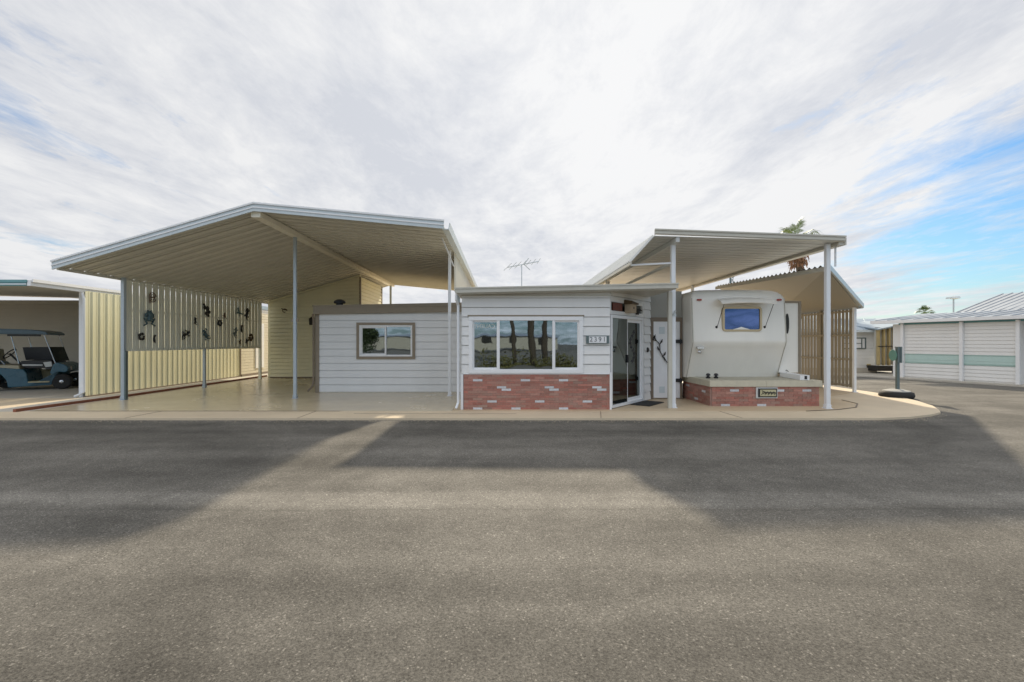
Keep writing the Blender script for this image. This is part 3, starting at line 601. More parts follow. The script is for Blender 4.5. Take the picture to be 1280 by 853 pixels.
# angled wall with the sliding door
d_ = Vector((ax - bx1, ay - YR, 0)); Ld = d_.length; d_ /= Ld; n_ = Vector((d_.y, -d_.x, 0))
def aw(u, z, o=0.): return Vector((bx1, YR, z)) + d_ * u + n_ * o
def abox(b, u0, u1, z0, z1, o0, o1):
    b.hexa([aw(u0, z0, o0), aw(u1, z0, o0), aw(u1, z0, o1), aw(u0, z0, o1)], [aw(u0, z1, o0), aw(u1, z1, o0), aw(u1, z1, o1), aw(u0, z1, o1)])
b = MB(); b.siding((bx1, YR), (ax, ay), .02, 2.62, .2035, .034, holes=[(-.1, 1.80, -.1, 2.40)])
abox(b, .0, 1.82, 2.06, 2.14, -.05, .012); abox(b, 0, 1.82, 2.33, 2.41, -.05, .012); abox(b, 1.80, Ld, .0, 2.5, -.05, 0); abox(b, .0, .05, 2.14, 2.33, -.05, .012); abox(b, 1.74, 1.82, 2.14, 2.33, -.05, .012)
b.build('angled_wall', M['white_siding'], hr)
sd = MB(); U0, U1, Z0, Z1 = .03, 1.76, .02, 2.05
abox(sd, U0, U1, Z1 - .07, Z1, -.08, .03); abox(sd, U0, U1, Z0, Z0 + .06, -.08, .035); abox(sd, U0, U0 + .055, Z0 + .06, Z1 - .07, -.08, .03); abox(sd, U1 - .07, U1, Z0 + .06, Z1 - .07, -.08, .03)
door = bevel(sd.build('sliding_door', M['white_vinyl'], hr), .005)
b = MB(); um = .90
abox(b, um - .03, um + .05, Z0 + .06, Z1 - .07, -.045, -.015); abox(b, um + .05, U1 - .07, Z1 - .14, Z1 - .07, -.045, -.015); abox(b, um + .05, U1 - .07, Z0 + .06, Z0 + .14, -.045, -.015); abox(b, U1 - .12, U1 - .07, Z0 + .14, Z1 - .14, -.045, -.015)
b.build('sash', M['white_vinyl'], door)
b = MB(); abox(b, U0 + .055, um + .0, Z0 + .06, Z1 - .07, -.010, -.006); b.build('screen_panel', M['glass_dim'], door)
b = MB(); abox(b, U0 + .055, um + .0, Z0 + .06, Z1 - .07, -.06, -.055); b.build('pane', M['glass_dim'], door)
b = MB(); abox(b, um + .05, U1 - .12, Z0 + .14, Z1 - .14, -.032, -.026); b.build('pane', M['glass_dim'], door)
b = MB(); abox(b, um - .02, um + .01, .98, 1.16, -.006, .03); b.build('handle', M['black_plastic'], door)
b = MB()   # leafy decal on the right pane
for i in range(9):
    z = .98 + i * .085; u = 1.16 + .12 * math.sin(i * .9); abox(b, u, u + .12, z, z + .045, -.0255, -.022); abox(b, u + .05, u + .075, z - .03, z + .08, -.0255, -.022)
b.build('vine_decal', M['black_plastic'], door)
# transom and the things standing in it
b = MB(); abox(b, .05, 1.74, 2.14, 2.33, -.045, -.04); b.build('transom_pane', M['glass_dim'], hr)
b = MB(); abox(b, .10, .56, 2.145, 2.315, .016, .03); tag(b.build('picture_panel', M['red_picture']), 'dark red painted picture in the transom above the sliding door', 'picture')
bh_ = thing('birdhouse', 'light wooden birdhouse above the middle of the sliding door', 'birdhouse', aw(.85, 2.14))
b = MB(); abox(b, .72, 1.0, 2.12, 2.32, .016, .17); b.build('box', M['birdhouse'], bh_)
b = MB(); b.hexa([aw(.68, 2.31, .0), aw(1.04, 2.31, .0), aw(1.04, 2.31, .21), aw(.68, 2.31, .21)], [aw(.68, 2.42, .0), aw(1.04, 2.36, .0), aw(1.04, 2.34, .21), aw(.68, 2.38, .21)]); b.build('roof', M['brown_iron'], bh_)
b = MB(); b.lathe(aw(.86, 2.23, .171), n_, [(.025, 0), (.025, .004)], 12); b.build('entrance_hole', M['black_plastic'], bh_)
b = MB()
for i in range(7): b.tube([aw(1.32, 2.16, .06), aw(1.32 + .05 * (i - 3), 2.22 + .01 * (i % 3), .07), aw(1.32 + .075 * (i - 3), 2.235 - .012 * abs(i - 3), .09)], [.012, .02, .006], 5)
b.lathe(aw(1.32, 2.10, .06), (0, 0, 1), [(.035, 0), (.05, .06), (.05, .07)], 10)
tag(b.build('hanging_bird_ornament', M['dark_iron']), 'dark winged ornament above the right end of the sliding door', 'ornament')
b = MB(); b.lathe(aw(1.99, 1.26, .03), n_, [(.06, 0), (.065, .012), (.04, .035), (.01, .04)], 14); tag(b.build('door_ornament', M['dark_iron']), 'round black ornament on the siding right of the sliding door', 'ornament')
# recessed wall with the storage door
b = MB(); RY = 11.85
b.box(3.55, 3.83, RY, RY + .05, 0, 2.75); b.box(3.83, 4.60, RY, RY + .05, 2.02, 2.75); b.box(4.56, 4.60, RY + .05, 17, 0, 2.75)
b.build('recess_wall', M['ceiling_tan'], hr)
b = MB(); b.box(3.80, 3.87, RY - .03, RY, 0, 2.0); b.box(4.55, 4.60, RY - .03, RY, 0, 2.0); b.box(3.80, 4.60, RY - .035, RY, 1.98, 2.08); st = b.build('storage_door', M['brown_trim'], hr)
b = MB(); b.box(3.872, 4.548, RY - .012, RY + .03, .03, 1.975)
for i in range(1, 7): b.box(3.872 + i * .09, 3.872 + i * .09 + .008, RY - .016, RY - .012, .04, 1.97)
b.build('door_leaf', M['white_vinyl'], st)
for z in (1.47, .48):
    b = MB(); b.box(4.42, 4.60, RY - .045, RY - .032, z - .045, z + .045); b.tube([(4.55, RY - .05, z - .07), (4.55, RY - .05, z + .07)], .018, 8); b.build('hinge', M['black_plastic'], st)
b = MB(); b.box(4.02, 4.16, RY - .02, RY - .016, 1.66, 1.84); b.box(4.02, 4.16, RY - .02, RY - .016, .16, .32); b.build('grey_patch', M['fascia'], st)
b = MB(); pth = [(3.84, 1.52), (3.94, 1.49), (4.02, 1.40), (4.03, 1.22), (4.10, 1.08), (4.20, .95), (4.28, .86)]
b.tube([(x, RY - .05, z) for x, z in pth], .012, 6)
for i, (x, z) in enumerate(pth):
    for s2 in (-1, 1): (i + (s2 > 0)) % 2 and b.tube([(x, RY - .05, z), (x + .05 * s2, RY - .055, z + .07), (x + .07 * s2, RY - .05, z + .13)], [.006, .022, .004], 5)
tag(b.build('metal_vine', M['dark_iron']), 'black metal vine with leaves hung on the white storage door', 'ornament')
# roof of the front room, house number, downspouts
b = MB(); zl, zr = 2.46, 2.56
b.hexa([(-.93, 9.73, zl), (3.66, 9.73, zr), (3.66, 12.2, zr + .03), (3.66, 16, zr + .05), (-.93, 16, zl + .05)], [(-.93, 9.73, zl + .085), (3.66, 9.73, zr + .085), (3.66, 12.2, zr + .11), (3.66, 16, zr + .13), (-.93, 16, zl + .13)])
b.build('roof', M['beige_trim'], hr)
b = MB(); b.ext([(-.97, 9.68, zl + .02), (3.69, 9.68, zr + .02), (3.69, 9.68, zr + .115), (-.97, 9.68, zl + .115)], (0, .048, 0)); b.ext([(-.99, 9.665, zl + .10), (3.70, 9.665, zr + .10), (3.70, 9.665, zr + .13), (-.99, 9.665, zl + .13)], (0, .014, 0)); b.build('fascia', M['beige_trim'], hr)
b = MB(); b.box(bx0, bx1 + .05, YR - .05, YR - .02, 2.44, 2.47); b.build('soffit_trim', M['beige_trim'], hr)
b = MB(); b.tube([(-.95, 9.78, 2.5), (-.96, 9.8, 2.36), (-.93, 9.93, 2.24), (-.93, 9.93, .16), (-.97, 9.86, .04)], .028, 8); b.build('downspout', M['white_post'], hr)
np_ = thing('house_number', 'white number plate in a black frame beside the front window reading 2391', 'house number', (2.05, 9.95, 1.49))
b = MB(); b.box(1.87, 2.245, 9.925, 9.94, 1.435, 1.575); b.build('plate', M['white_vinyl'], np_)
b = MB(); b.box(1.81, 1.868, 9.92, 9.945, 1.42, 1.59); b.box(2.247, 2.30, 9.92, 9.945, 1.42, 1.59); b.box(1.868, 2.247, 9.92, 9.945, 1.578, 1.59); b.box(1.868, 2.247, 9.92, 9.945, 1.42, 1.432); b.build('frame', M['sign_post'], np_)
for i_, ch in enumerate('2391'): text_mesh('figure', ch, .14, M['grey_text'], np_, (1.915 + i_ * .094, 9.921, 1.507), FACE, .002)
b = MB(); abox(b, .95, 1.85, .006, .022, .05, .50); o = tag(b.build('doormat', M['mat_black']), 'black doormat on the patio in front of the sliding door', 'doormat')
# TV antenna on the roof
ta = thing('tv_antenna', 'thin television antenna on the flat roof of the front room', 'antenna', (.52, 12.0, 2.55))
def pp(px, py, Y): return Vector(((px - 627) * Y / 580, Y, EYE - (py - 428) * Y / 580))
b = MB(); b.tube([(.52, 12, 2.5), (.52, 12, 3.46)], .012, 6); b.build('mast', M['grey_post'], ta)
b = MB(); A = pp(634.5, 334.5, 12.0); B_ = pp(673.5, 327, 12.0); b.tube([A, B_], .012, 6)
for i in range(7):
    p = A.lerp(B_, i / 6); hl = .10 + .05 * (6 - i) * .6; b.tube([p + Vector((hl * .35, -hl, .06)), p + Vector((-hl * .35, hl, -.04))], .006, 5)
C_ = pp(655, 331, 12.0); b.tube([C_, C_ + Vector((.12, -.05, .16))], .01, 5); b.tube([C_, C_ + Vector((.16, .05, -.13))], .01, 5); b.build('boom', M['grey_post'], ta)

# ---------------------------------------------------------------- patio awning (high, right)
pa = thing('patio_awning', 'high white flat metal awning over the patio and the camper', 'awning', (5.3, 9.9, 0))
WF, WB = 9.92, 19.5
ZL, ZR_ = 3.72, 3.60
pan_roof(3.29, ZL, 7.3, ZR_, WF + .02, WB, 'roof_panel', M['grey_metal'], pa, .30, [(0, 0), (.86, 0), (.89, .04), (.96, .04), (.999, 0)])
pan_roof(2.77, 3.17, 3.285, ZL + .02, WF, WB, 'side_panel', M['grey_metal'], pa, .15, [(0, 0), (.5, 0), (.6, .03), (.9, .03), (.999, 0)])
b = MB(); b.ext([(3.27, WF - .03, ZL + .03), (7.33, WF - .03, ZR_ - .0), (7.33, WF - .03, ZR_ + .11), (3.27, WF - .03, ZL + .14)], (0, .04, 0))
b.ext([(3.27, WF - .05, ZL + .12), (7.34, WF - .05, ZR_ + .09), (7.34, WF - .05, ZR_ + .12), (3.27, WF - .05, ZL + .15)], (0, .018, 0))
b.ext([(3.27, WF - .045, ZL + .045), (7.34, WF - .045, ZR_ + .015), (7.34, WF - .045, ZR_ + .04), (3.27, WF - .045, ZL + .07)], (0, .013, 0)); b.build('fascia', M['beige_trim'], pa)
b = MB(); b.box(7.22, 7.33, WF + .02, WB, ZR_ - .07, ZR_ - .004); b.box(7.335, 7.375, WF, WB, ZR_ - .07, ZR_ + .09); b.build('gutter', M['beige_trim'], pa)
b = MB(); b.box(2.755, 2.79, WF + .02, WB, 3.11, 3.165); b.build('lower_rail', M['beige_trim'], pa)
b = MB(); b.box(3.74, 3.82, WF + .03, WB, ZL - .12, ZL - .02); b.box(3.75, 3.81, 10.32, WB, 3.17, 3.23); b.build('beam', M['grey_metal'], pa)
for y in (10.26, 14.2):
    b = MB(); b.bar((3.74, y, 3.2), (2.78, y, 3.15), .035); b.build('brace', M['white_post'], pa)
b = MB(); b.bar((3.2, 14.2, 3.15), (3.2, 14.2, 3.6), .02); b.build('hanger', M['grey_post'], pa)
post(3.79, 10.26, ZL - .02, .09, parent=pa); post(7.11, 10.13, ZR_ - .005, .09, parent=pa); post(3.79, 16.5, ZL - .02, .09, parent=pa); post(7.2, 17.5, ZR_ - .01, .09, parent=pa)
b = MB(); b.box(3.655, 3.74, 10.16, 10.23, .0, 2.55); b.build('downspout', M['beige_trim'], pa)
b = MB(); b.box(3.68, 3.84, 10.20, 10.212, 2.02, 2.06); b.bar((3.77, 10.19, 2.05), (3.80, 10.14, 2.14), .03); b.build('bracket', M['fascia'], pa)

# ---------------------------------------------------------------- low awning and slat fence (right)
la = thing('side_awning', 'low corrugated tan awning over the far side of the camper', 'awning', (9, 13, 0))
A1, B1, C1, D1 = Vector((7.17, 10.2, 3.13)), Vector((7.5, 16.2, 3.40)), Vector((10.42, 17.6, 2.50)), Vector((10.42, 13.45, 2.50))
b = MB(); N_ = 116
for layer in (0, 1):
    vs = []
    for i in range(N_ + 1):
        t = i / N_; w = .030 * math.sin(i * math.pi / 2 * 1.0) + layer * .012
        vs += [A1.lerp(B1, t) + Vector((0, 0, w)), D1.lerp(C1, t) + Vector((0, 0, w))]
    b.add(vs, [(2 * i, 2 * i + 1, 2 * i + 3, 2 * i + 2) for i in range(N_)])
b.build('roof_panel', M['corrug'], la)
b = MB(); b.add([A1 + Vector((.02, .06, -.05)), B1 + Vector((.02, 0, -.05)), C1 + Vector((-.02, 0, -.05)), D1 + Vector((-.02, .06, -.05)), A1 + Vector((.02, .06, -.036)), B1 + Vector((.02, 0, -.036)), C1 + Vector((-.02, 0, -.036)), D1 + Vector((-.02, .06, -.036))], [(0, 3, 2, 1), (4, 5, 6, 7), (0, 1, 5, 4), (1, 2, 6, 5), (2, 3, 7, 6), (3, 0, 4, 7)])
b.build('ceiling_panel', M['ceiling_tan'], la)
b = MB(); b.bar(A1 + Vector((-.02, -.03, -.0)), D1 + Vector((.03, -.04, -.0)), .04, .12); b.build('gutter', M['fascia'], la)
b = MB(); b.bar(D1 + Vector((.04, 0, -.02)), C1 + Vector((.04, 0, -.02)), .05, .10); b.build('eave_rail', M['fascia'], la)
b = MB(); b.bar(A1 + Vector((-.025, .02, -.062)), B1 + Vector((-.025, 0, -.062)), .03, .10); b.build('header', M['beige_trim'], la)
b = MB(); b.bar((7.28, 10.12, 3.10), (7.28, 10.12, ZR_ - .06), .028); b.build('hanger', M['white_post'], la)
fe = thing('slat_fence', 'tan vertical slat fence under the low side awning', 'fence', (10.23, 15, 0))
b = MB(); y = 13.56
rr = random.Random(4)
while y < 17.5:
    b.box(10.235, 10.247, y, y + .114 + rr.uniform(-.008, .006), .13 + rr.uniform(-.01, .01), 2.42); y += .150
    if abs(y - 14.85) < .08: y += .06
b.build('slats', M['fence_wood'], fe)
b = MB()
for z in (.18, .95, 1.66, 2.36): b.box(10.195, 10.233, 13.5, 17.6, z - .03, z + .03)
b.build('rail', M['fence_wood'], fe)
for y, m_ in ((13.46, M['white_post']), (14.87, M['fence_wood']), (17.55, M['fence_wood'])):
    b = MB(); b.box(10.20, 10.27, y - .035, y + .035, 0, 2.46); b.box(10.16, 10.30, y - .07, y + .07, 0, .012); b.build('post', m_, fe)

# ---------------------------------------------------------------- brick deck
dk = thing('brick_deck', 'low deck with brick sides and tan boards in front of the camper', 'deck', (6, 10.5, 0))
b = MB(); brickwork(b, (4.76, 12.1), (4.76, 10.53), 0, .44, [(.3, .33), (.75, .08), (1.3, .30)], seed=8); brickwork(b, (4.76, 10.53), (7.19, 10.53), 0, .44, [(.3, .03), (1.22, .03), (1.50, .33), (2.15, .33), (.55, .33)], seed=9)
b.build('brick_wall', [M['brick'], M['mortar']], dk)
b = MB(); b.box(4.78, 7.18, 10.55, 12.1, 0, .43); b.build('core', M['brown_trim'], dk)
b = MB(); b.box(4.70, 5.98, 10.47, 10.60, .445, .585); b.box(5.985, 7.24, 10.47, 10.60, .445, .585); b.box(4.70, 4.83, 10.605, 12.1, .445, .585); b.box(7.11, 7.24, 10.605, 12.1, .445, .585); b.build('edge_board', M['deck_edge'], dk)
b = MB()
for i in range(11):
    y0 = 10.606 + i * .135; b.box(4.835, 7.105, y0, y0 + .129, .54, .588)
b.build('deck_boards', M['deck'], dk)
sg = thing('deck_sign', 'small framed sign with dark and buff lettering on the brick deck front', 'sign', (5.98, 10.45, .2))
b = MB(); b.box(5.745, 6.23, 10.475, 10.485, .185, .43); b.build('backing', M['grey_metal'], sg)
b = MB(); b.box(5.79, 6.21, 10.462, 10.474, .21, .405); b.build('frame', M['black_plastic'], sg)
b = MB(); b.box(5.83, 6.185, 10.455, 10.461, .235, .38); b.build('face', M['gold_disc'], sg)
b = MB()
for i in range(9):
    x = 5.86 + i * .036; b.tube([(x, 10.452, .26 + .02 * (i % 2)), (x + .02, 10.452, .34 - .02 * ((i + 1) % 2)), (x + .04, 10.452, .29)], .007, 5)
b.tube([(5.86, 10.452, .36), (5.95, 10.452, .32), (6.16, 10.452, .315)], .009, 5); b.build('script_lettering', M['black_plastic'], sg)
# odds and ends on the deck
gu = thing('white_downspout', 'white length of downspout lying on the right end of the deck', 'pipe', (7.0, 11, .59))
p0, p1 = Vector((7.03, 11.55, .648)), Vector((6.90, 10.56, .645))
b = MB(); b.bar(p0, p1, .20, .11); b.build('pipe_body', M['white_vinyl'], gu)
b = MB(); b.bar(p1 + Vector((.04, .03, 0)), p1 + Vector((.038, -.006, 0)), .09, .08); b.build('open_end', M['black_plastic'], gu)
b = MB(); rnd = random.Random(5); b.tube([(7.10 + (.05 + .10 * rnd.random()) * math.cos(i * .9) + rnd.uniform(-.03, .03), 11.66 + .08 * math.sin(i * .9), .61 + .24 * rnd.random() * (1 - abs(i - 15) / 20)) for i in range(32)], .012, 6)
tag(b.build('cable_coil', M['black_plastic']), 'coil of black cable on the deck beside the camper corner', 'cable')
for i, (x, y) in enumerate(((4.94, 11.1), (5.13, 11.1))):
    b = MB(); b.lathe((x, y, .588), (0, 0, 1), [(.05, 0), (.055, .03), (.03, .045), (.03, .06), (.055, .07), (.04, .11), (.01, .12)], 14)
    tag(b.build('small_ornament', M['black_plastic']), ['left', 'right'][i] + ' one of two small black ornaments on the deck below the camper', 'ornament')

# ---------------------------------------------------------------- camper trailer
ct = thing('camper_trailer', 'white camper trailer with a small awninged front window parked behind the deck', 'camper', (6.5, 13, 0))
# side profile of the nose (y, z) and a rounded cross-section
X0, X1 = 5.19, 7.79
def section(z):  # y of the front face at height z
    if z < 1.50: t = max(0, min(1, (1.50 - z) / .22)); return 12.62 + (1.50 - z - .11 * (2 - t) * t * 0) / 1.04 * .46 * (t * .5 + .5 if t < 1 else 1)
    if z < 2.62: return 12.62 + (z - 1.36) / 1.26 * .10
    t = min((z - 2.62) / .30, 1); return 12.72 + .45 * (1 - math.sqrt(max(0, 1 - t * t)))
zs = [.46, .5, .7, .9, 1.1, 1.26, 1.30, 1.34, 1.38, 1.42, 1.46, 1.50, 1.54, 1.7, 1.95, 2.2, 2.45, 2.6, 2.66, 2.72, 2.78, 2.83, 2.87, 2.90, 2.915]
b = MB(); cols = []
def hw(z):       # half width shrinks near the roof (rounded shoulder)
    t = max(0, (z - 2.60) / .315); return 1.30 - .34 * (1 - math.sqrt(max(0, 1 - min(t, 1) ** 2)))
cx = (X0 + X1) / 2
for z in zs:
    y = section(z); h = hw(z); row = []
    for k in range(5): a = k / 4 * math.pi / 2; row.append((cx - h + .10 * (1 - math.sin(a)) * 1.0 - 0 if False else cx - h + .10 * (1 - math.cos(a)), y + .10 * (1 - math.sin(a)), z))
    for k in range(1, 8): row.append((cx - h + .10 + (2 * h - .2) * k / 8, y - .11 * (1 - (k / 4 - 1) ** 2), z))
    for k in range(5): a = math.pi / 2 - k / 4 * math.pi / 2; row.append((cx + h - .10 * (1 - math.cos(a)), y + .10 * (1 - math.sin(a)), z))
    row = [(cx - h, 19.5, z)] + row + [(cx + h, 19.5, z)]; cols.append(row)
nC = len(cols[0]); vs = [p for r in cols for p in r]
fs = [(i * nC + k, i * nC + k + 1, (i + 1) * nC + k + 1, (i + 1) * nC + k) for i in range(len(cols) - 1) for k in range(nC - 1)]
fs += [tuple(range((len(cols) - 1) * nC, len(cols) * nC)), tuple(range(nC))[::-1]]
b.add(vs, fs); body = b.build('body', M['rv_white'], ct, smooth=True)
m_ = body.modifiers.new('split', 'EDGE_SPLIT'); m_.split_angle = R(60)
b = MB()
for sx_ in (X0 + .03, X1 - .03):
    b = MB(); b.tube([(sx_, section(z) + .015, z) for z in zs[:19]], .012, 6); b.build('edge_molding', M['beige_trim'], ct)
cw = MB(); wx0, wx1, wz0, wz1 = 5.97, 7.03, 1.74, 2.41
def rrect(b, x0, x1, z0, z1, r, yf, yb, hole=None):
    def ring(x0, x1, z0, z1, r):
        out = []
        for cx_, cz_, a0 in ((x1 - r, z1 - r, 0), (x0 + r, z1 - r, 90), (x0 + r, z0 + r, 180), (x1 - r, z0 + r, 270)):
            for k in range(5): a = R(a0 + k * 22.5); out.append((cx_ + r * math.cos(a), cz_ + r * math.sin(a)))
        return out
    O_ = ring(x0, x1, z0, z1, r)
    if hole is None: b.hexa([(x, yb, z) for x, z in O_], [(x, yf, z) for x, z in O_]); return
    I = ring(x0 + hole, x1 - hole, z0 + hole, z1 - hole, max(r - hole, .01)); n = len(O_)
    vs = [(x, yf, z) for x, z in O_] + [(x, yf, z) for x, z in I] + [(x, yb, z) for x, z in O_] + [(x, yb, z) for x, z in I]
    fs = []
    for i in range(n):
        j = (i + 1) % n; fs += [(i, n + i, n + j, j), (2 * n + i, i, j, 2 * n + j), (n + i, 3 * n + i, 3 * n + j, n + j)]
    b.add(vs, fs)
yw = 12.545
rrect(cw, wx0, wx1, wz0, wz1, .09, yw - .02, yw + .10, .055); cwo = cw.build('window', M['gold_frame'], ct)
b = MB(); rrect(b, wx0 + .05, wx1 - .05, wz0 + .05, wz1 - .05, .05, yw + .005, yw + .012); b.build('pane', M['glass_blue'], cwo)
b = MB(); rrect(b, wx0 + .05, wx1 - .05, wz0 + .05, wz1 - .05, .05, yw + .03, yw + .035); b.build('blind', M['dark_interior'], cwo)
# window awning: a shallow bent lid on two arms
b = MB(); ax0, ax1 = 5.80, 7.22; vs = []
for k, (yy, zz) in enumerate(((12.66, 2.62), (12.46, 2.60), (12.32, 2.54), (12.20, 2.45))):
    for x_ in (0, .25, .5, .75, 1):
        vs.append((ax0 + (ax1 - ax0) * x_ + (k == 0) * (.10 if x_ == 0 else -.10 if x_ == 1 else 0), yy, zz + .035 * (1 - (2 * x_ - 1) ** 2)))
fs = [(r_ * 5 + c_, r_ * 5 + c_ + 1, r_ * 5 + c_ + 6, r_ * 5 + c_ + 5) for r_ in range(3) for c_ in range(4)]
b.add(vs, fs); wa = b.build('window_awning', M['rv_white'], ct); mm = wa.modifiers.new('solid', 'SOLIDIFY'); mm.thickness = .018
for x_ in (5.86, 7.16):
    b = MB(); b.tube([(x_, 12.22, 2.45), (x_ - .03, 12.55, 1.86)], .008, 6); b.lathe((x_ - .03, 12.60, 1.86), (0, -1, 0), [(.035, 0), (.035, .02), (.02, .04)], 10); b.build('awning_arm', M['dark_iron'], wa)
for x_ in (5.40, 7.58):
    b = MB(); b.box(x_ - .055, x_ + .055, 12.64, 12.72, 2.585, 2.63); bevel(b.build('marker_light', M['red_lens'], ct), .008)
b = MB(); b.box(5.30, 5.48, 12.55, 12.65, 1.27, 1.33); b.lathe((5.39, 12.64, 1.19), (0, -1, 0), [(.05, 0), (.05, .03), (.02, .05)], 12); b.build('hookup_cover', M['chrome'], ct)
b = MB(); b.box(X1 - .02, 8.34, 13.0, 16.5, .60, 2.56); sl_ = b.build('slide_out', M['rv_white'], ct)
b = MB(); b.box(8.31, 8.37, 12.96, 12.998, .60, 2.60); b.box(X1 + .01, 8.31, 12.96, 12.998, 2.55, 2.60); b.build('trim', M['taupe_trim'], sl_)
b = MB(); vs = [(7.99 + .05 * math.cos(i * math.pi / 8), 12.97, 1.97 + .28 * math.sin(i * math.pi / 8)) for i in range(16)]; b.ext(vs, (0, .028, 0)); b.build('oval_mirror', M['dark_iron'], sl_)
for s2 in (X0 + .35, X1 - .35):
    b = MB(); b.lathe((s2 - .1, 16, .163), (1, 0, 0), [(.2, 0), (.34, .02), (.34, .18), (.2, .2)], 24); b.build('wheel', M['rubber'], ct)
b = MB(); b.box(X0 + .3, X1 - .3, 14.3, 19.4, .40, .46); b.box(X0 + .3, X0 + .4, 14.3, 19.4, .25, .40); b.build('chassis', M['dark_iron'], ct)

ct.scale = (.891,) * 3; ct.location = (5.79, 11.58, .158)
# ---------------------------------------------------------------- corner sign on a tyre base
sn = thing('street_sign', 'short sign on a grey post in a tyre base at the street corner', 'sign', (10.58, 12.4, 0))
b = MB(); b.lathe((10.55, 12.4, -.04), (0, 0, 1), [(.30, 0), (.36, .02), (.385, .08), (.36, .16), (.30, .18)], 32); b.build('tyre_base', M['rubber'], sn, smooth=True)
b = MB(); b.lathe((10.55, 12.4, .10), (0, 0, 1), [(.31, 0), (.29, .06), (.15, .095), (.05, .10)], 28); b.build('concrete_fill', M['concrete_lump'], sn)
b = MB(); b.box(10.545, 10.615, 12.37, 12.43, .10, 1.30); b.build('post', M['sign_post'], sn)
b = MB(); b.box(10.53, 10.58, 12.33, 12.37, .90, 1.33); b.box(10.60, 10.65, 12.33, 12.37, .90, 1.33); b.box(10.53, 10.65, 12.372, 12.43, 1.302, 1.33); b.build('bracket', M['sign_post'], sn)
def disc(name, c, nrm, r, m_):
    b = MB(); b.lathe(c, nrm, [(r * .96, -.006), (r, 0), (r * .96, .006)], 8); return b.build(name, m_, sn)
disc('sign_face', (10.515, 12.47, 1.10), (-1.0, .12, 0), .16, M['green_disc']); disc('sign_face', (10.69, 12.47, 1.12), (.78, -.9, 0), .155, M['gold_disc'])

# ---------------------------------------------------------------- neighbour's carport at left, ribbed wall, golf cart
nc = thing('neighbour_carport', 'neighbouring low carport with a teal front edge sheltering the golf cart', 'carport', (-14, 11, 0))
b = MB(); b.hexa([(-24, 10.9, 2.78), (-11.12, 10.9, 2.78), (-11.12, 17.0, 2.95), (-24, 17.0, 3.28)], [(-24, 10.9, 2.86), (-11.12, 10.9, 2.86), (-11.12, 17.0, 3.03), (-24, 17.0, 3.36)]); b.build('roof_panel', M['cream_metal'], nc)
b = MB(); b.box(-24, -11.10, 10.84, 10.898, 2.77, 2.88); b.box(-24, -11.08, 10.82, 10.838, 2.85, 2.91); b.build('teal_fascia', M['teal_paint'], nc)
b = MB(); b.box(-24, -11.10, 10.825, 10.838, 2.79, 2.825); b.build('fascia_stripe', M['fascia'], nc)
b = MB(); b.box(-11.09, -11.0, 10.84, 26, 2.77, 2.90); b.box(-11.0, -10.96, 10.86, 26, 2.86, 2.93); b.build('side_beam', M['white_vinyl'], nc)
b = MB(); b.siding((-24, 16.8), (-11.05, 16.8), .02, 3.0, .14, .012, ztop=2.96); b.box(-24, -11.05, 16.803, 16.85, 0, 2.95); b.build('back_wall', M['taupe_siding'], nc)
b = MB(); b.sheet((-12.3, 16.74, .02), (0, 0, .48), (1.2, 0, 0), .16, [(0, 0), (.5, 0), (.6, .03), (.9, .03), (.999, 0)], (0, -1, 0), .006); b.build('lower_panel', M['yellow_wall'], nc)
b = MB(); b.box(-11.12, -11.02, 12.2, 12.30, 0, 2.78); bevel(b.build('post', M['white_post'], nc), .006)
b = MB(); b.tube([(-11.02, 12.18, 2.75), (-10.97, 12.18, 2.6), (-10.97, 12.18, .14), (-11.12, 12.08, .03)], .035, 8); b.build('downspout', M['white_post'], nc)
nw = thing('ribbed_wall', 'tall pale yellow ribbed metal wall behind the slatted screen', 'wall', (-10.95, 15, 0))
b = MB(); b.sheet((-10.95, 12.2, .04), (0, 0, 2.76), (0, 7.18, 0), .235, [(0, 0), (.36, 0), (.37, -.012), (.42, -.012), (.43, 0), (.82, 0), (.845, .016), (.925, .016), (.95, 0)], (1, 0, 0), .008); b.build('sheet', M['yellow_wall'], nw)
b = MB(); b.box(-10.98, -10.90, 12.18, 19.4, .0, .04); b.box(-10.97, -10.90, 19.38, 19.43, .04, 2.8); b.build('trim', M['brown_trim'], nw)
nh = thing('neighbour_house', 'cream lap sided house with a blue grey roof edge beyond the ribbed wall', 'building', (-10.95, 22, 0))
b = MB(); b.siding((-10.95, 19.45), (-10.95, 27), .10, 2.78, .12, .014); b.box(-18, -10.955, 19.45, 27, 0, 2.76); b.build('wall', M['tan_siding'], nh)
b = MB(); b.box(-10.955, -10.90, 20.6, 21.3, .3, 2.3); b.build('pale_door', M['white_vinyl'], nh)
b = MB(); b.box(-18, -10.93, 19.45, 27, 2.94, 3.02); b.hexa([(-18, 19.4, 3.3), (-11.0, 19.4, 3.02), (-11.0, 27, 3.02), (-18, 27, 3.3)], [(-18, 19.4, 3.4), (-11.0, 19.4, 3.12), (-11.0, 27, 3.12), (-18, 27, 3.4)]); b.build('roof', M['roof_blue'], nh)
b = MB(); b.box(-10.95, -10.88, 19.45, 26, 0, .10); b.build('base_board', M['brown_trim'], nh)

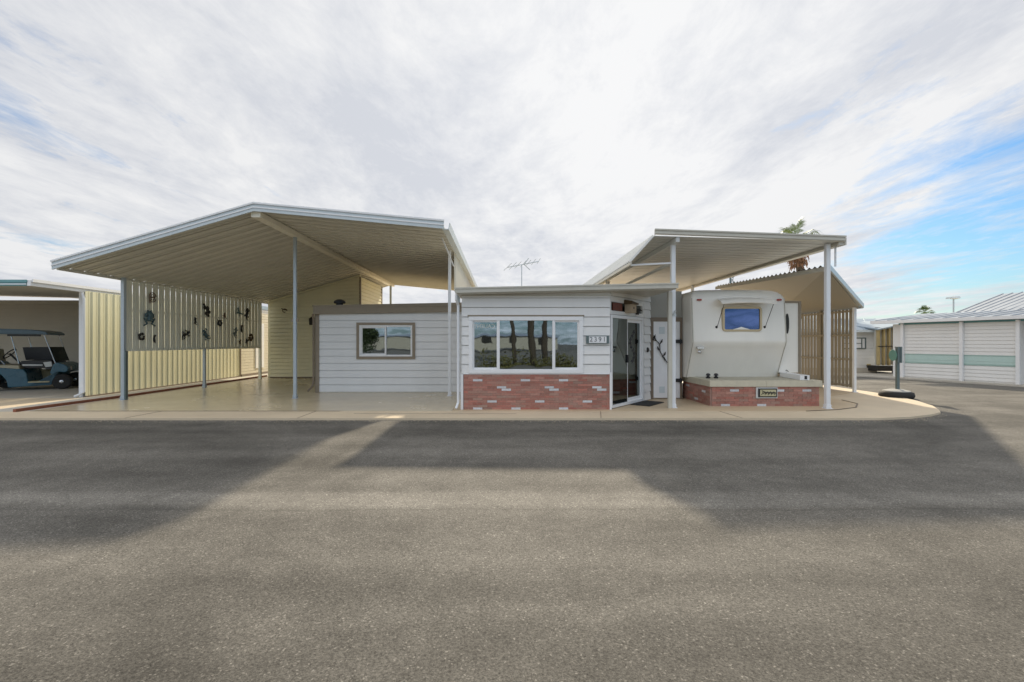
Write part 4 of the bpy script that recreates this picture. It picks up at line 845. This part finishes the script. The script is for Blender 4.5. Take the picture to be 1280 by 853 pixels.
GY = 14.3
gc = thing('golf_cart', 'slate blue golf cart with a roof parked under the neighbouring carport', 'golf cart', ((77 - 627) / 40.56, GY, 0))
GX0 = (77 - 627) / 40.56
def gx(px): return GX0 + (px - 77) / 53.0
def gz(py): return EYE - (py - 428) / 40.56
def gp(pts, y0, y1): # side profile in photo-measured units extruded across the width
    return [(gx(x), y0, gz(z)) for x, z in pts], (0, y1 - y0, 0)
b = MB(); b.ext(*gp([(-28, 462), (-26, 455), (-12, 452), (-6, 458), (30, 461), (34, 466), (36, 477), (62, 478), (66, 470), (62, 466), (66, 456), (71, 453), (80, 456), (85, 459), (85, 464), (81, 466), (74, 465), (69, 468), (66, 475), (64, 481), (38, 482), (12, 483), (10, 474), (4, 467), (-4, 467), (-10, 474), (-12, 479), (-26, 478)], GY, GY + 1.16))
body = bevel(b.build('body', M['cart_blue'], gc), .03, 3)
b = MB(); b.ext(*gp([(24, 464), (52, 463), (49, 477), (26, 477)], GY + .96, GY + 1.10)); b.ext(*gp([(36, 476), (62, 476), (62, 477.6), (36, 477.6)], GY - .01, GY + 1.12)); b.build('floor_panel', M['cart_panel'], gc)
b = MB(); b.ext(*gp([(-22, 455), (24, 456), (26, 461), (-22, 461)], GY + .04, GY + 1.12)); b.ext(*gp([(-22, 437), (-16, 436), (-12, 455), (-22, 455)], GY + .06, GY + 1.1)); bevel(b.build('seat', M['cart_seat'], gc), .03, 3)
b = MB(); b.ext(*gp([(25, 451), (62, 450), (66, 456), (62, 462), (56, 462), (54, 460), (32, 460), (26, 456)], GY + .10, GY + 1.08)); bevel(b.build('dashboard', M['black_plastic'], gc), .015)
b = MB(); b.ext(*gp([(53, 453), (63, 452), (64, 458), (56, 459)], GY + .06, GY + .5)); b.ext(*gp([(28, 455), (52, 455.5), (52, 457), (28, 457)], GY + .06, GY + .1)); b.build('cup_tray', M['grey_metal'], gc)
for x_ in (-11, 77):
    for y_ in (GY - .01, GY + .98):
        c = (gx(x_), y_, .235); b = MB(); b.lathe(c, (0, 1, 0), [(.13, .0), (.20, .0), (.235, .03), (.235, .16), (.20, .19), (.13, .19)], 28); w = b.build('wheel', M['rubber'], gc, smooth=False)
        b = MB(); b.lathe((c[0], c[1] + .03, c[2]), (0, 1, 0), [(.02, -.045), (.05, -.035), (.055, -.01), (.11, -.01), (.128, -.03), (.132, .12), (.1, .12)], 20); b.build('hubcap', M['chrome'], w)
b = MB(); b.ext(*gp([(-32, 413), (-28, 411), (40, 412.5), (56, 414.5), (61, 417), (60, 419), (50, 418.4), (-28, 418)], GY - .03, GY + 1.18)); bevel(b.build('roof', M['cart_top'], gc), .02, 3)
b = MB(); b.ext(*gp([(11, 418.5), (50, 418.8), (50, 420.8), (11, 420.8)], GY + .02, GY + .07)); b.build('roof_rail', M['black_plastic'], gc)
for y_ in (GY + .05, GY + 1.08):
    for s_a, s_b in (((54, 418), (71, 461)), ((15, 421), (24, 454)), ((-22, 418), (-20, 455))):
        b = MB(); b.tube([(gx(s_a[0]), y_, gz(s_a[1])), (gx(s_b[0]), y_, gz(s_b[1]))], .014, 8); b.build('roof_strut', M['chrome'], gc)
b = MB(); b.ext(*gp([(8, 434.5), (52, 434), (56, 446), (53, 451), (12, 451)], GY + 1.06, GY + 1.09)); b.build('side_curtain', M['black_plastic'], gc)
b = MB(); b.hexa([(gx(60), GY + .08, gz(434)), (gx(61.2), GY + .08, gz(434)), (gx(61.2), GY + 1.06, gz(434)), (gx(60), GY + 1.06, gz(434))][::-1], [(gx(67.5), GY + .08, gz(452)), (gx(68.7), GY + .08, gz(452)), (gx(68.7), GY + 1.06, gz(452)), (gx(67.5), GY + 1.06, gz(452))][::-1]); b.build('windshield', M['glass_dim'], gc)
sw = MB(); c = Vector((gx(7), GY + .35, gz(442))); axd = Vector((-.75, 0, .66)).normalized(); u_ = Vector((0, 1, 0)); v_ = axd.cross(u_)
sw.tube([c + (u_ * math.cos(i * math.pi / 12) + v_ * math.sin(i * math.pi / 12)) * .185 for i in range(25)], .016, 8, cap=False)
sw.tube([c - u_ * .17, c - axd * .05, c + u_ * .17], .013, 6); sw.build('steering_wheel', M['black_plastic'], gc)
b = MB(); b.tube([c, (gx(29), GY + .35, gz(463))], .028, 8); b.build('steering_column', M['black_plastic'], gc)
b = MB(); b.tube([(gx(-14), GY + .02, gz(452)), (gx(-4), GY - .0, gz(448)), (gx(4), GY, gz(450)), (gx(8), GY + .02, gz(455))], .013, 6); b.build('hip_rail', M['chrome'], gc)
gc.rotation_euler.z = 0
b = MB(); b.lathe((gx(84), GY + .22, gz(461)), (1, 0, 0), [(.06, 0), (.06, .03), (.04, .045)], 14); b.build('headlight', M['chrome'], gc)
b = MB(); b.lathe((gx(84), GY + .94, gz(461)), (1, 0, 0), [(.06, 0), (.06, .03), (.04, .045)], 14); b.build('headlight', M['chrome'], gc)

gc.rotation_euler.z = R(25)
# ---------------------------------------------------------------- buildings across the side street
P_, Q_ = Vector((16.6, 19.1, 0)), Vector((17.72, 15.85, 0))
fb = thing('garage_row', 'long white sided building with a mint stripe across the side street', 'building', (17, 17.5, 0))
dd = (Q_ - P_); Lf = dd.length; dd.normalize(); nf = Vector((dd.y, -dd.x, 0))
if nf.x > 0: nf = -nf
def fw(u, z, o=0): return P_ + dd * u + nf * o + Vector((0, 0, z))
def fbox(b, u0, u1, z0, z1, o0, o1): b.hexa([fw(u0, z0, o0), fw(u1, z0, o0), fw(u1, z0, o1), fw(u0, z0, o1)], [fw(u0, z1, o0), fw(u1, z1, o0), fw(u1, z1, o1), fw(u0, z1, o1)])
b = MB(); z = .06
while z < 2.2:
    if not (.60 < z + .06 < .98):
        b.hexa([fw(0, z, .0), fw(Lf, z, .0), fw(Lf, z, .026), fw(0, z, .026)], [fw(0, z + .120, .0), fw(Lf, z + .120, .0), fw(Lf, z + .120, .012), fw(0, z + .120, .012)])
    z += .132
fbox(b, -.02, Lf + .02, .01, 2.24, -.1, -.001); b.hexa([fw(Lf, .01, -.1), fw(Lf + .02, .01, -.1), fw(Lf + .02, .01, -5), fw(Lf, .01, -5)], [fw(Lf, 2.24, -.1), fw(Lf + .02, 2.24, -.1), fw(Lf + .02, 2.24, -5), fw(Lf, 2.24, -5)])
fbox(b, -.45, -.14, .01, 2.2, -.12, -.02)
b.build('wall', M['white_siding'], fb)
b = MB(); fbox(b, .02, Lf - .02, .66, .94, 0, .016); fbox(b, .02, Lf - .02, .76, .775, .016, .024); b.build('mint_stripe', M['mint_paint'], fb)
b = MB(); fbox(b, .02, Lf - .02, .94, 1.0, 0, .022); fbox(b, .02, Lf - .02, .60, .66, 0, .022); b.build('stripe_edge', M['mint_dark'], fb)
for u in (-.05, 1.88, Lf - .02):
    b = MB(); fbox(b, u - .05, u + .05, -.0, 2.22, .03, .12); b.build('post', M['white_vinyl'], fb)
b = MB(); fbox(b, -1.1, Lf + 3, 2.24, 2.36, .05, .35); b.build('gutter', M['white_vinyl'], fb)
b = MB(); fbox(b, -.2, Lf + 3, 2.17, 2.235, .03, .05); b.build('soffit_trim', M['teal_paint'], fb)
b = MB(); b.hexa([fw(-1.1, 2.30, .04), fw(Lf + 3, 2.30, .04), fw(Lf + 3, 2.60, -3.0), fw(-1.1, 2.68, -3.2)], [fw(-1.1, 2.37, .04), fw(Lf + 3, 2.37, .04), fw(Lf + 3, 2.67, -3.0), fw(-1.1, 2.75, -3.2)])
for i in range(17):
    u = -1.1 + i * .48; b.bar(fw(u, 2.385, .04), fw(u, 2.72, -3.0), .04, .03)
b.build('roof', M['roof_steel'], fb)
b = MB(); fbox(b, Lf + .4, Lf + 3, .02, 2.2, -.9, -.8); b.build('porch_wall', M['taupe_siding'], fb)
b = MB(); fbox(b, Lf + .62, Lf + 1.5, .03, 1.98, -.8, -.76); b.build('door', M['fascia'], fb)
f2 = thing('grey_roof_house', 'house with a taller grey metal gable roof behind the mint striped building', 'building', (22, 20, 0))
e0, e1 = Vector((20.6, 21.3, 2.64)), Vector((21.6, 14.5, 2.60)); r0, r1 = Vector((24.2, 22.4, 3.72)), Vector((25.2, 14.5, 3.75))
b = MB(); b.add([e0, e1, r1, r0, e0 + Vector((0, 0, .06)), e1 + Vector((0, 0, .06)), r1 + Vector((0, 0, .06)), r0 + Vector((0, 0, .06))], [(0, 3, 2, 1), (4, 5, 6, 7), (0, 1, 5, 4), (1, 2, 6, 5), (2, 3, 7, 6), (3, 0, 4, 7)])
for i in range(22): t = i / 21; b.bar(e0.lerp(e1, t) + Vector((0, 0, .075)), r0.lerp(r1, t) + Vector((0, 0, .075)), .05, .035)
b.add([r0, r1, r1 + Vector((3.6, 0, -1.1)), r0 + Vector((3.6, 0, -1.1))], [(0, 1, 2, 3)]); b.build('roof', M['roof_steel'], f2)
b = MB(); b.box(21.7, 27.5, 15, 21.2, 0, 2.62); b.add([(20.9, 21.25, 2.6), (27.8, 21.6, 2.6), tuple(r0 + Vector((0, -.6, -.03)))], [(0, 1, 2)]); b.build('wall', M['white_siding'], f2)
b = MB(); b.box(21.62, 21.69, 19.6, 20.5, 1.0, 1.9); b.build('window', M['teal_paint'], f2)
f3 = thing('white_cottage', 'small white cottage with a blue grey roof at the end of the side street', 'building', (17.4, 22, 0))
b = MB(); b.siding((13.5, 22.0), (17.72, 22.0), .04, 2.05, .16, .012); b.box(13.5, 17.72, 22.003, 27, 0, 2.05); b.build('wall', M['white_siding'], f3)
b = MB(); b.hexa([(13.2, 21.75, 2.0), (17.9, 21.75, 1.94), (19.7, 24.5, 2.62), (13.2, 24.5, 2.60)], [(13.2, 21.75, 2.07), (17.9, 21.75, 2.01), (19.7, 24.5, 2.69), (13.2, 24.5, 2.67)])
for i in range(12): t = i / 11; b.bar(Vector((13.2, 21.75, 2.08)).lerp(Vector((17.9, 21.75, 2.02)), t), Vector((13.2, 24.5, 2.69)).lerp(Vector((19.7, 24.5, 2.70)), t), .05, .03)
b.build('roof', M['roof_blue'], f3)
b = MB(); b.box(13.2, 17.92, 21.70, 21.748, 1.92, 2.03); b.build('gutter', M['fascia'], f3)
wf = MB(); wf.box(16.2, 17.22, 21.96, 21.99, 1.15, 1.66); w3 = wf.build('window', M['white_vinyl'], f3)
wf = MB(); wf.box(16.2, 17.24, 21.94, 21.958, 1.62, 1.67); wf.box(16.2, 17.24, 21.94, 21.958, 1.13, 1.18); wf.box(17.19, 17.24, 21.94, 21.958, 1.18, 1.62); wf.box(17.02, 17.06, 21.94, 21.958, 1.18, 1.62); wf.box(16.2, 17.02, 21.945, 21.957, 1.38, 1.41); wf.build('frame', M['sign_post'], w3)
b = MB(); b.box(17.30, 17.45, 21.93, 21.98, .20, .42); b.build('meter_box', M['raw_wood'], f3)
b = MB(); b.box(13.5, 17.72, 21.9, 21.95, .02, .24); b.build('skirt', M['kerb'], f3)
# stud framed bay on a black trailer frame
f4 = thing('stud_wall_bay', 'unfinished bay with yellow lumber studs between the cottage and the striped building', 'building', (18.3, 22, 0))
b = MB(); b.box(17.36, 18.48, 21.55, 21.6, .40, 2.15); b.build('sheathing', M['grey_metal'], f4)
for i in range(5):
    b = MB(); x_ = 17.40 + i * .245; b.box(x_, x_ + .07, 21.42, 21.545, .38, 2.05 + i * .045); b.build('stud', M['raw_wood'], f4)
b = MB(); b.box(17.36, 18.53, 21.40, 21.419, 1.24, 1.28); b.build('strap', M['dark_iron'], f4)
b = MB(); b.box(17.3, 18.6, 21.35, 23, .12, .36); b.box(17.95, 18.05, 21.3, 21.35, .0, .2); b.build('trailer_frame', M['dark_iron'], f4)
b = MB(); b.hexa([(17.3, 21.3, 2.0), (18.6, 21.3, 2.26), (18.6, 24, 2.5), (17.3, 24, 2.4)], [(17.3, 21.3, 2.06), (18.6, 21.3, 2.32), (18.6, 24, 2.56), (17.3, 24, 2.46)]); b.build('roof', M['roof_blue'], f4)

# roof-top lamp/dish and far lattice tower
al = thing('pole_lamp', 'slim pole lamp rising behind the mint striped building', 'lamp post', (24.35, 25, 0))
b = MB(); b.tube([(24.35, 25, 0), (24.35, 25, 3.80)], .035, 8); b.build('pole', M['grey_post'], al)
b = MB(); b.lathe((24.40, 25, 3.76), (0, 0, 1), [(.05, 0), (.24, .05), (.22, .14), (.05, .18)], 16); b.box(24.0, 24.3, 24.95, 25.05, 3.82, 3.87); b.box(23.98, 24.08, 24.94, 25.06, 3.78, 3.83); b.build('lamp_head', M['fascia'], al)
tw = MB(); tx, ty = 29.8, 60.0
for dx, dy in ((-.3, 0), (.3, 0), (0, .5)): tw.tube([(tx + dx, ty + dy, 0), (tx + dx * .4, ty + dy * .4, 10.2)], .03, 5)
for i in range(14):
    z = .7 * i; k = 1 - .5 * z / 10.2; tw.tube([(tx - .35 * k, ty, z), (tx + .35 * k, ty, z + .7)], .03, 4); tw.tube([(tx + .35 * k, ty, z), (tx, ty + .5 * k, z + .7)], .03, 4)
tw.box(tx - .35, tx - .15, ty - .1, ty, 8.9, 9.9); tw.box(tx + .1, tx + .28, ty - .1, ty, 8.6, 9.3); tw.tube([(tx, ty, 9.8), (tx + .9, ty, 10.3)], .05, 5)
tag(tw.build('radio_tower', M['sign_post']), 'thin far lattice tower just above the camper roof', 'tower')

# ---------------------------------------------------------------- palms
def fan_palm(x, y, h, crown, seed, label, skirt=True, nfr=34, trunk_r=.22):
    t = thing('palm_tree', label, 'palm tree', (x, y, 0)); rn = random.Random(seed)
    b = MB(); n = 14; b.tube([(x + .15 * math.sin(i * .4 + seed), y, h * i / n) for i in range(n + 1)], [trunk_r * (1.25 - .35 * i / n) * (1 + .05 * (i % 2)) for i in range(n + 1)], 12)
    top = Vector((x + .15 * math.sin(n * .4 + seed), y, h)); b.build('trunk', M['trunk'], t)
    def frond(b, el, az, L_, spread, curl):
        d = Vector((math.cos(az) * math.cos(el), math.sin(az) * math.cos(el), math.sin(el))); c0 = top + d * L_ * .45 + Vector((0, 0, -.02))
        b.tube([top, top + d * L_ * .25, c0], [.02, .014, .01], 4)
        s_ = d.cross(Vector((0, 0, 1))).normalized(); u_ = s_.cross(d)
        for k in range(15):
            a = (k - 7) / 7 * spread; ld = (d * math.cos(a) + s_ * math.sin(a)); ll = L_ * (.62 - .2 * abs(k - 7) / 7) * rn.uniform(.85, 1.1)
            m1 = c0 + ld * ll * .55 + u_ * .05; e = c0 + ld * ll + Vector((0, 0, -curl * ll)); w = s_.cross(ld); w = (ld.cross(u_)).normalized() * ll * .032
            b.add([c0, m1 - w, e, m1 + w], [(0, 1, 2, 3)])
    b = MB()
    for i in range(nfr):
        el = rn.uniform(-.35, 1.35); frond(b, el, rn.uniform(0, 6.283), crown * rn.uniform(.8, 1.05), 1.1, .25 + .25 * (el < .3))
    b.build('crown', M['frond'], t)
    if skirt:
        top = top + Vector((0, 0, -crown * .45)); b = MB()
        for i in range(nfr):
            frond(b, rn.uniform(-1.45, -.9), rn.uniform(0, 6.283), crown * rn.uniform(.45, .75), .8, .5)
        b.build('dead_fronds', M['dead_frond'], t)
        top = top + Vector((0, 0, -crown * .55)); 
    return t
fan_palm(19.2, 30.0, 8.25, 1.5, 11, 'tall palm with green crown and dry brown skirt showing above the side awning', nfr=18, trunk_r=.2)
fan_palm(73.0, 80.0, 6.5, 1.7, 5, 'small distant palm peeking above the roof of the striped building', skirt=False, nfr=30)
# brown hanging skirt lower on the near palm
rn = random.Random(3); b = MB()
for i in range(420):
    a = rn.uniform(0, 6.283); r_ = rn.uniform(.25, .62) ; z = rn.uniform(6.35, 7.35); rr_ = r_ * (1 - abs(z - 6.85) * .45)
    c = Vector((19.1 + math.cos(a) * rr_, 30 + math.sin(a) * rr_, z)); w = Vector((rn.uniform(-.06, .06), rn.uniform(-.06, .06), .02)); dn = Vector((math.cos(a) * .1, math.sin(a) * .1, rn.uniform(-.35, .1)))
    b.add([c - w, c + w, c + dn + w * .3, c + dn - w * .3], [(0, 1, 2, 3)])
pt = bpy.data.objects['palm_tree']; b.build('dead_skirt', M['dead_frond'], pt)

# ---------------------------------------------------------------- across the street behind the photographer (seen in the window glass)
fan_palm(.72, -9.5, 9.5, 2.2, 21, 'thick trunked palm across the street reflected in the front window, left one', trunk_r=.13)
fan_palm(2.0, -9.0, 9.0, 2.2, 22, 'thick trunked palm across the street reflected in the front window, middle one', trunk_r=.17)
fan_palm(2.9, -9.6, 10.0, 2.2, 23, 'thick trunked palm across the street reflected in the front window, right one', trunk_r=.15)
def bush(name, x, y, r, h, z0, n, label, cat, m_, seed, trunk=False):
    t = thing(name, label, cat, (x, y, 0)); rn = random.Random(seed); b = MB(); cl = [(rn.uniform(-.7, .7) * r, rn.uniform(-.6, .6) * r, rn.uniform(.1, .9) * h, rn.uniform(.25, .5) * r) for _ in range(16)]
    for i in range(n):
        cx_, cy_, cz_, cr = rn.choice(cl); v = Vector((rn.gauss(0, 1), rn.gauss(0, 1), rn.gauss(0, 1))).normalized() * cr * rn.uniform(.6, 1.05)
        c = Vector((x + cx_, y + cy_, z0 + cz_)) + v; c.z = max(c.z, .03); s_ = .035 + .05 * rn.random(); q = Vector((rn.gauss(0, 1), rn.gauss(0, 1), rn.gauss(0, 1))).normalized(); p_ = q.orthogonal().normalized() * s_; o_ = q.cross(p_)
        b.add([c - p_, c + o_ * .6, c + p_, c - o_ * .6], [(0, 1, 2, 3)])
    b.build('foliage', m_, t)
    b = MB()
    for i in range(6): e = rn.choice(cl); b.tube([(x, y, 0), (x + e[0] * .3, y + e[1] * .3, z0 + e[2] * .4), (x + e[0], y + e[1], z0 + e[2])], [.10 if trunk else .04, .06 if trunk else .03, .02], 6)
    b.build('trunk', M['trunk'], t)
bush('shade_tree', -10.9, -7.0, 2.1, 3.6, .7, 15000, 'broad dark shade tree across the street, seen only in the annex window', 'tree', M['leaf'], 31, True)
bush('hedge_shrub', .4, -8.4, 1.8, .35, 0, 1600, 'olive shrub at the foot of the palms across the street', 'shrub', M['yellow_leaf'], 32)
bush('hedge_shrub', 3.3, -8.2, 1.5, .3, 0, 1300, 'olive shrub right of the palms across the street', 'shrub', M['yellow_leaf'], 33)
mh = thing('mobile_home', 'long white mobile home across the street behind the photographer', 'building', (0, -56, 0))
b = MB(); b.box(-26, 9, -60, -56, .3, 2.35); b.build('wall', M['taupe_siding'], mh)
b = MB(); b.hexa([(-26.3, -60.3, 2.35), (9.3, -60.3, 2.35), (9.3, -55.7, 2.35), (-26.3, -55.7, 2.35)], [(-26.3, -58.1, 2.75), (9.3, -58.1, 2.75), (9.3, -57.9, 2.75), (-26.3, -57.9, 2.75)]); b.build('roof', M['roof_steel'], mh)
for x_ in (-13, -8, -3, 1.2, 6):
    b = MB(); b.box(x_, x_ + 1.2, -55.98, -55.94, 1.2, 2.2); b.build('window', M['dark_interior'], mh)
g = MB(); g.quad((-60, -60, -.035), (60, -60, -.035), (60, -2.6, -.035), (-60, -2.6, -.035)); struct(g.build('gravel_yard', M['dusty']))
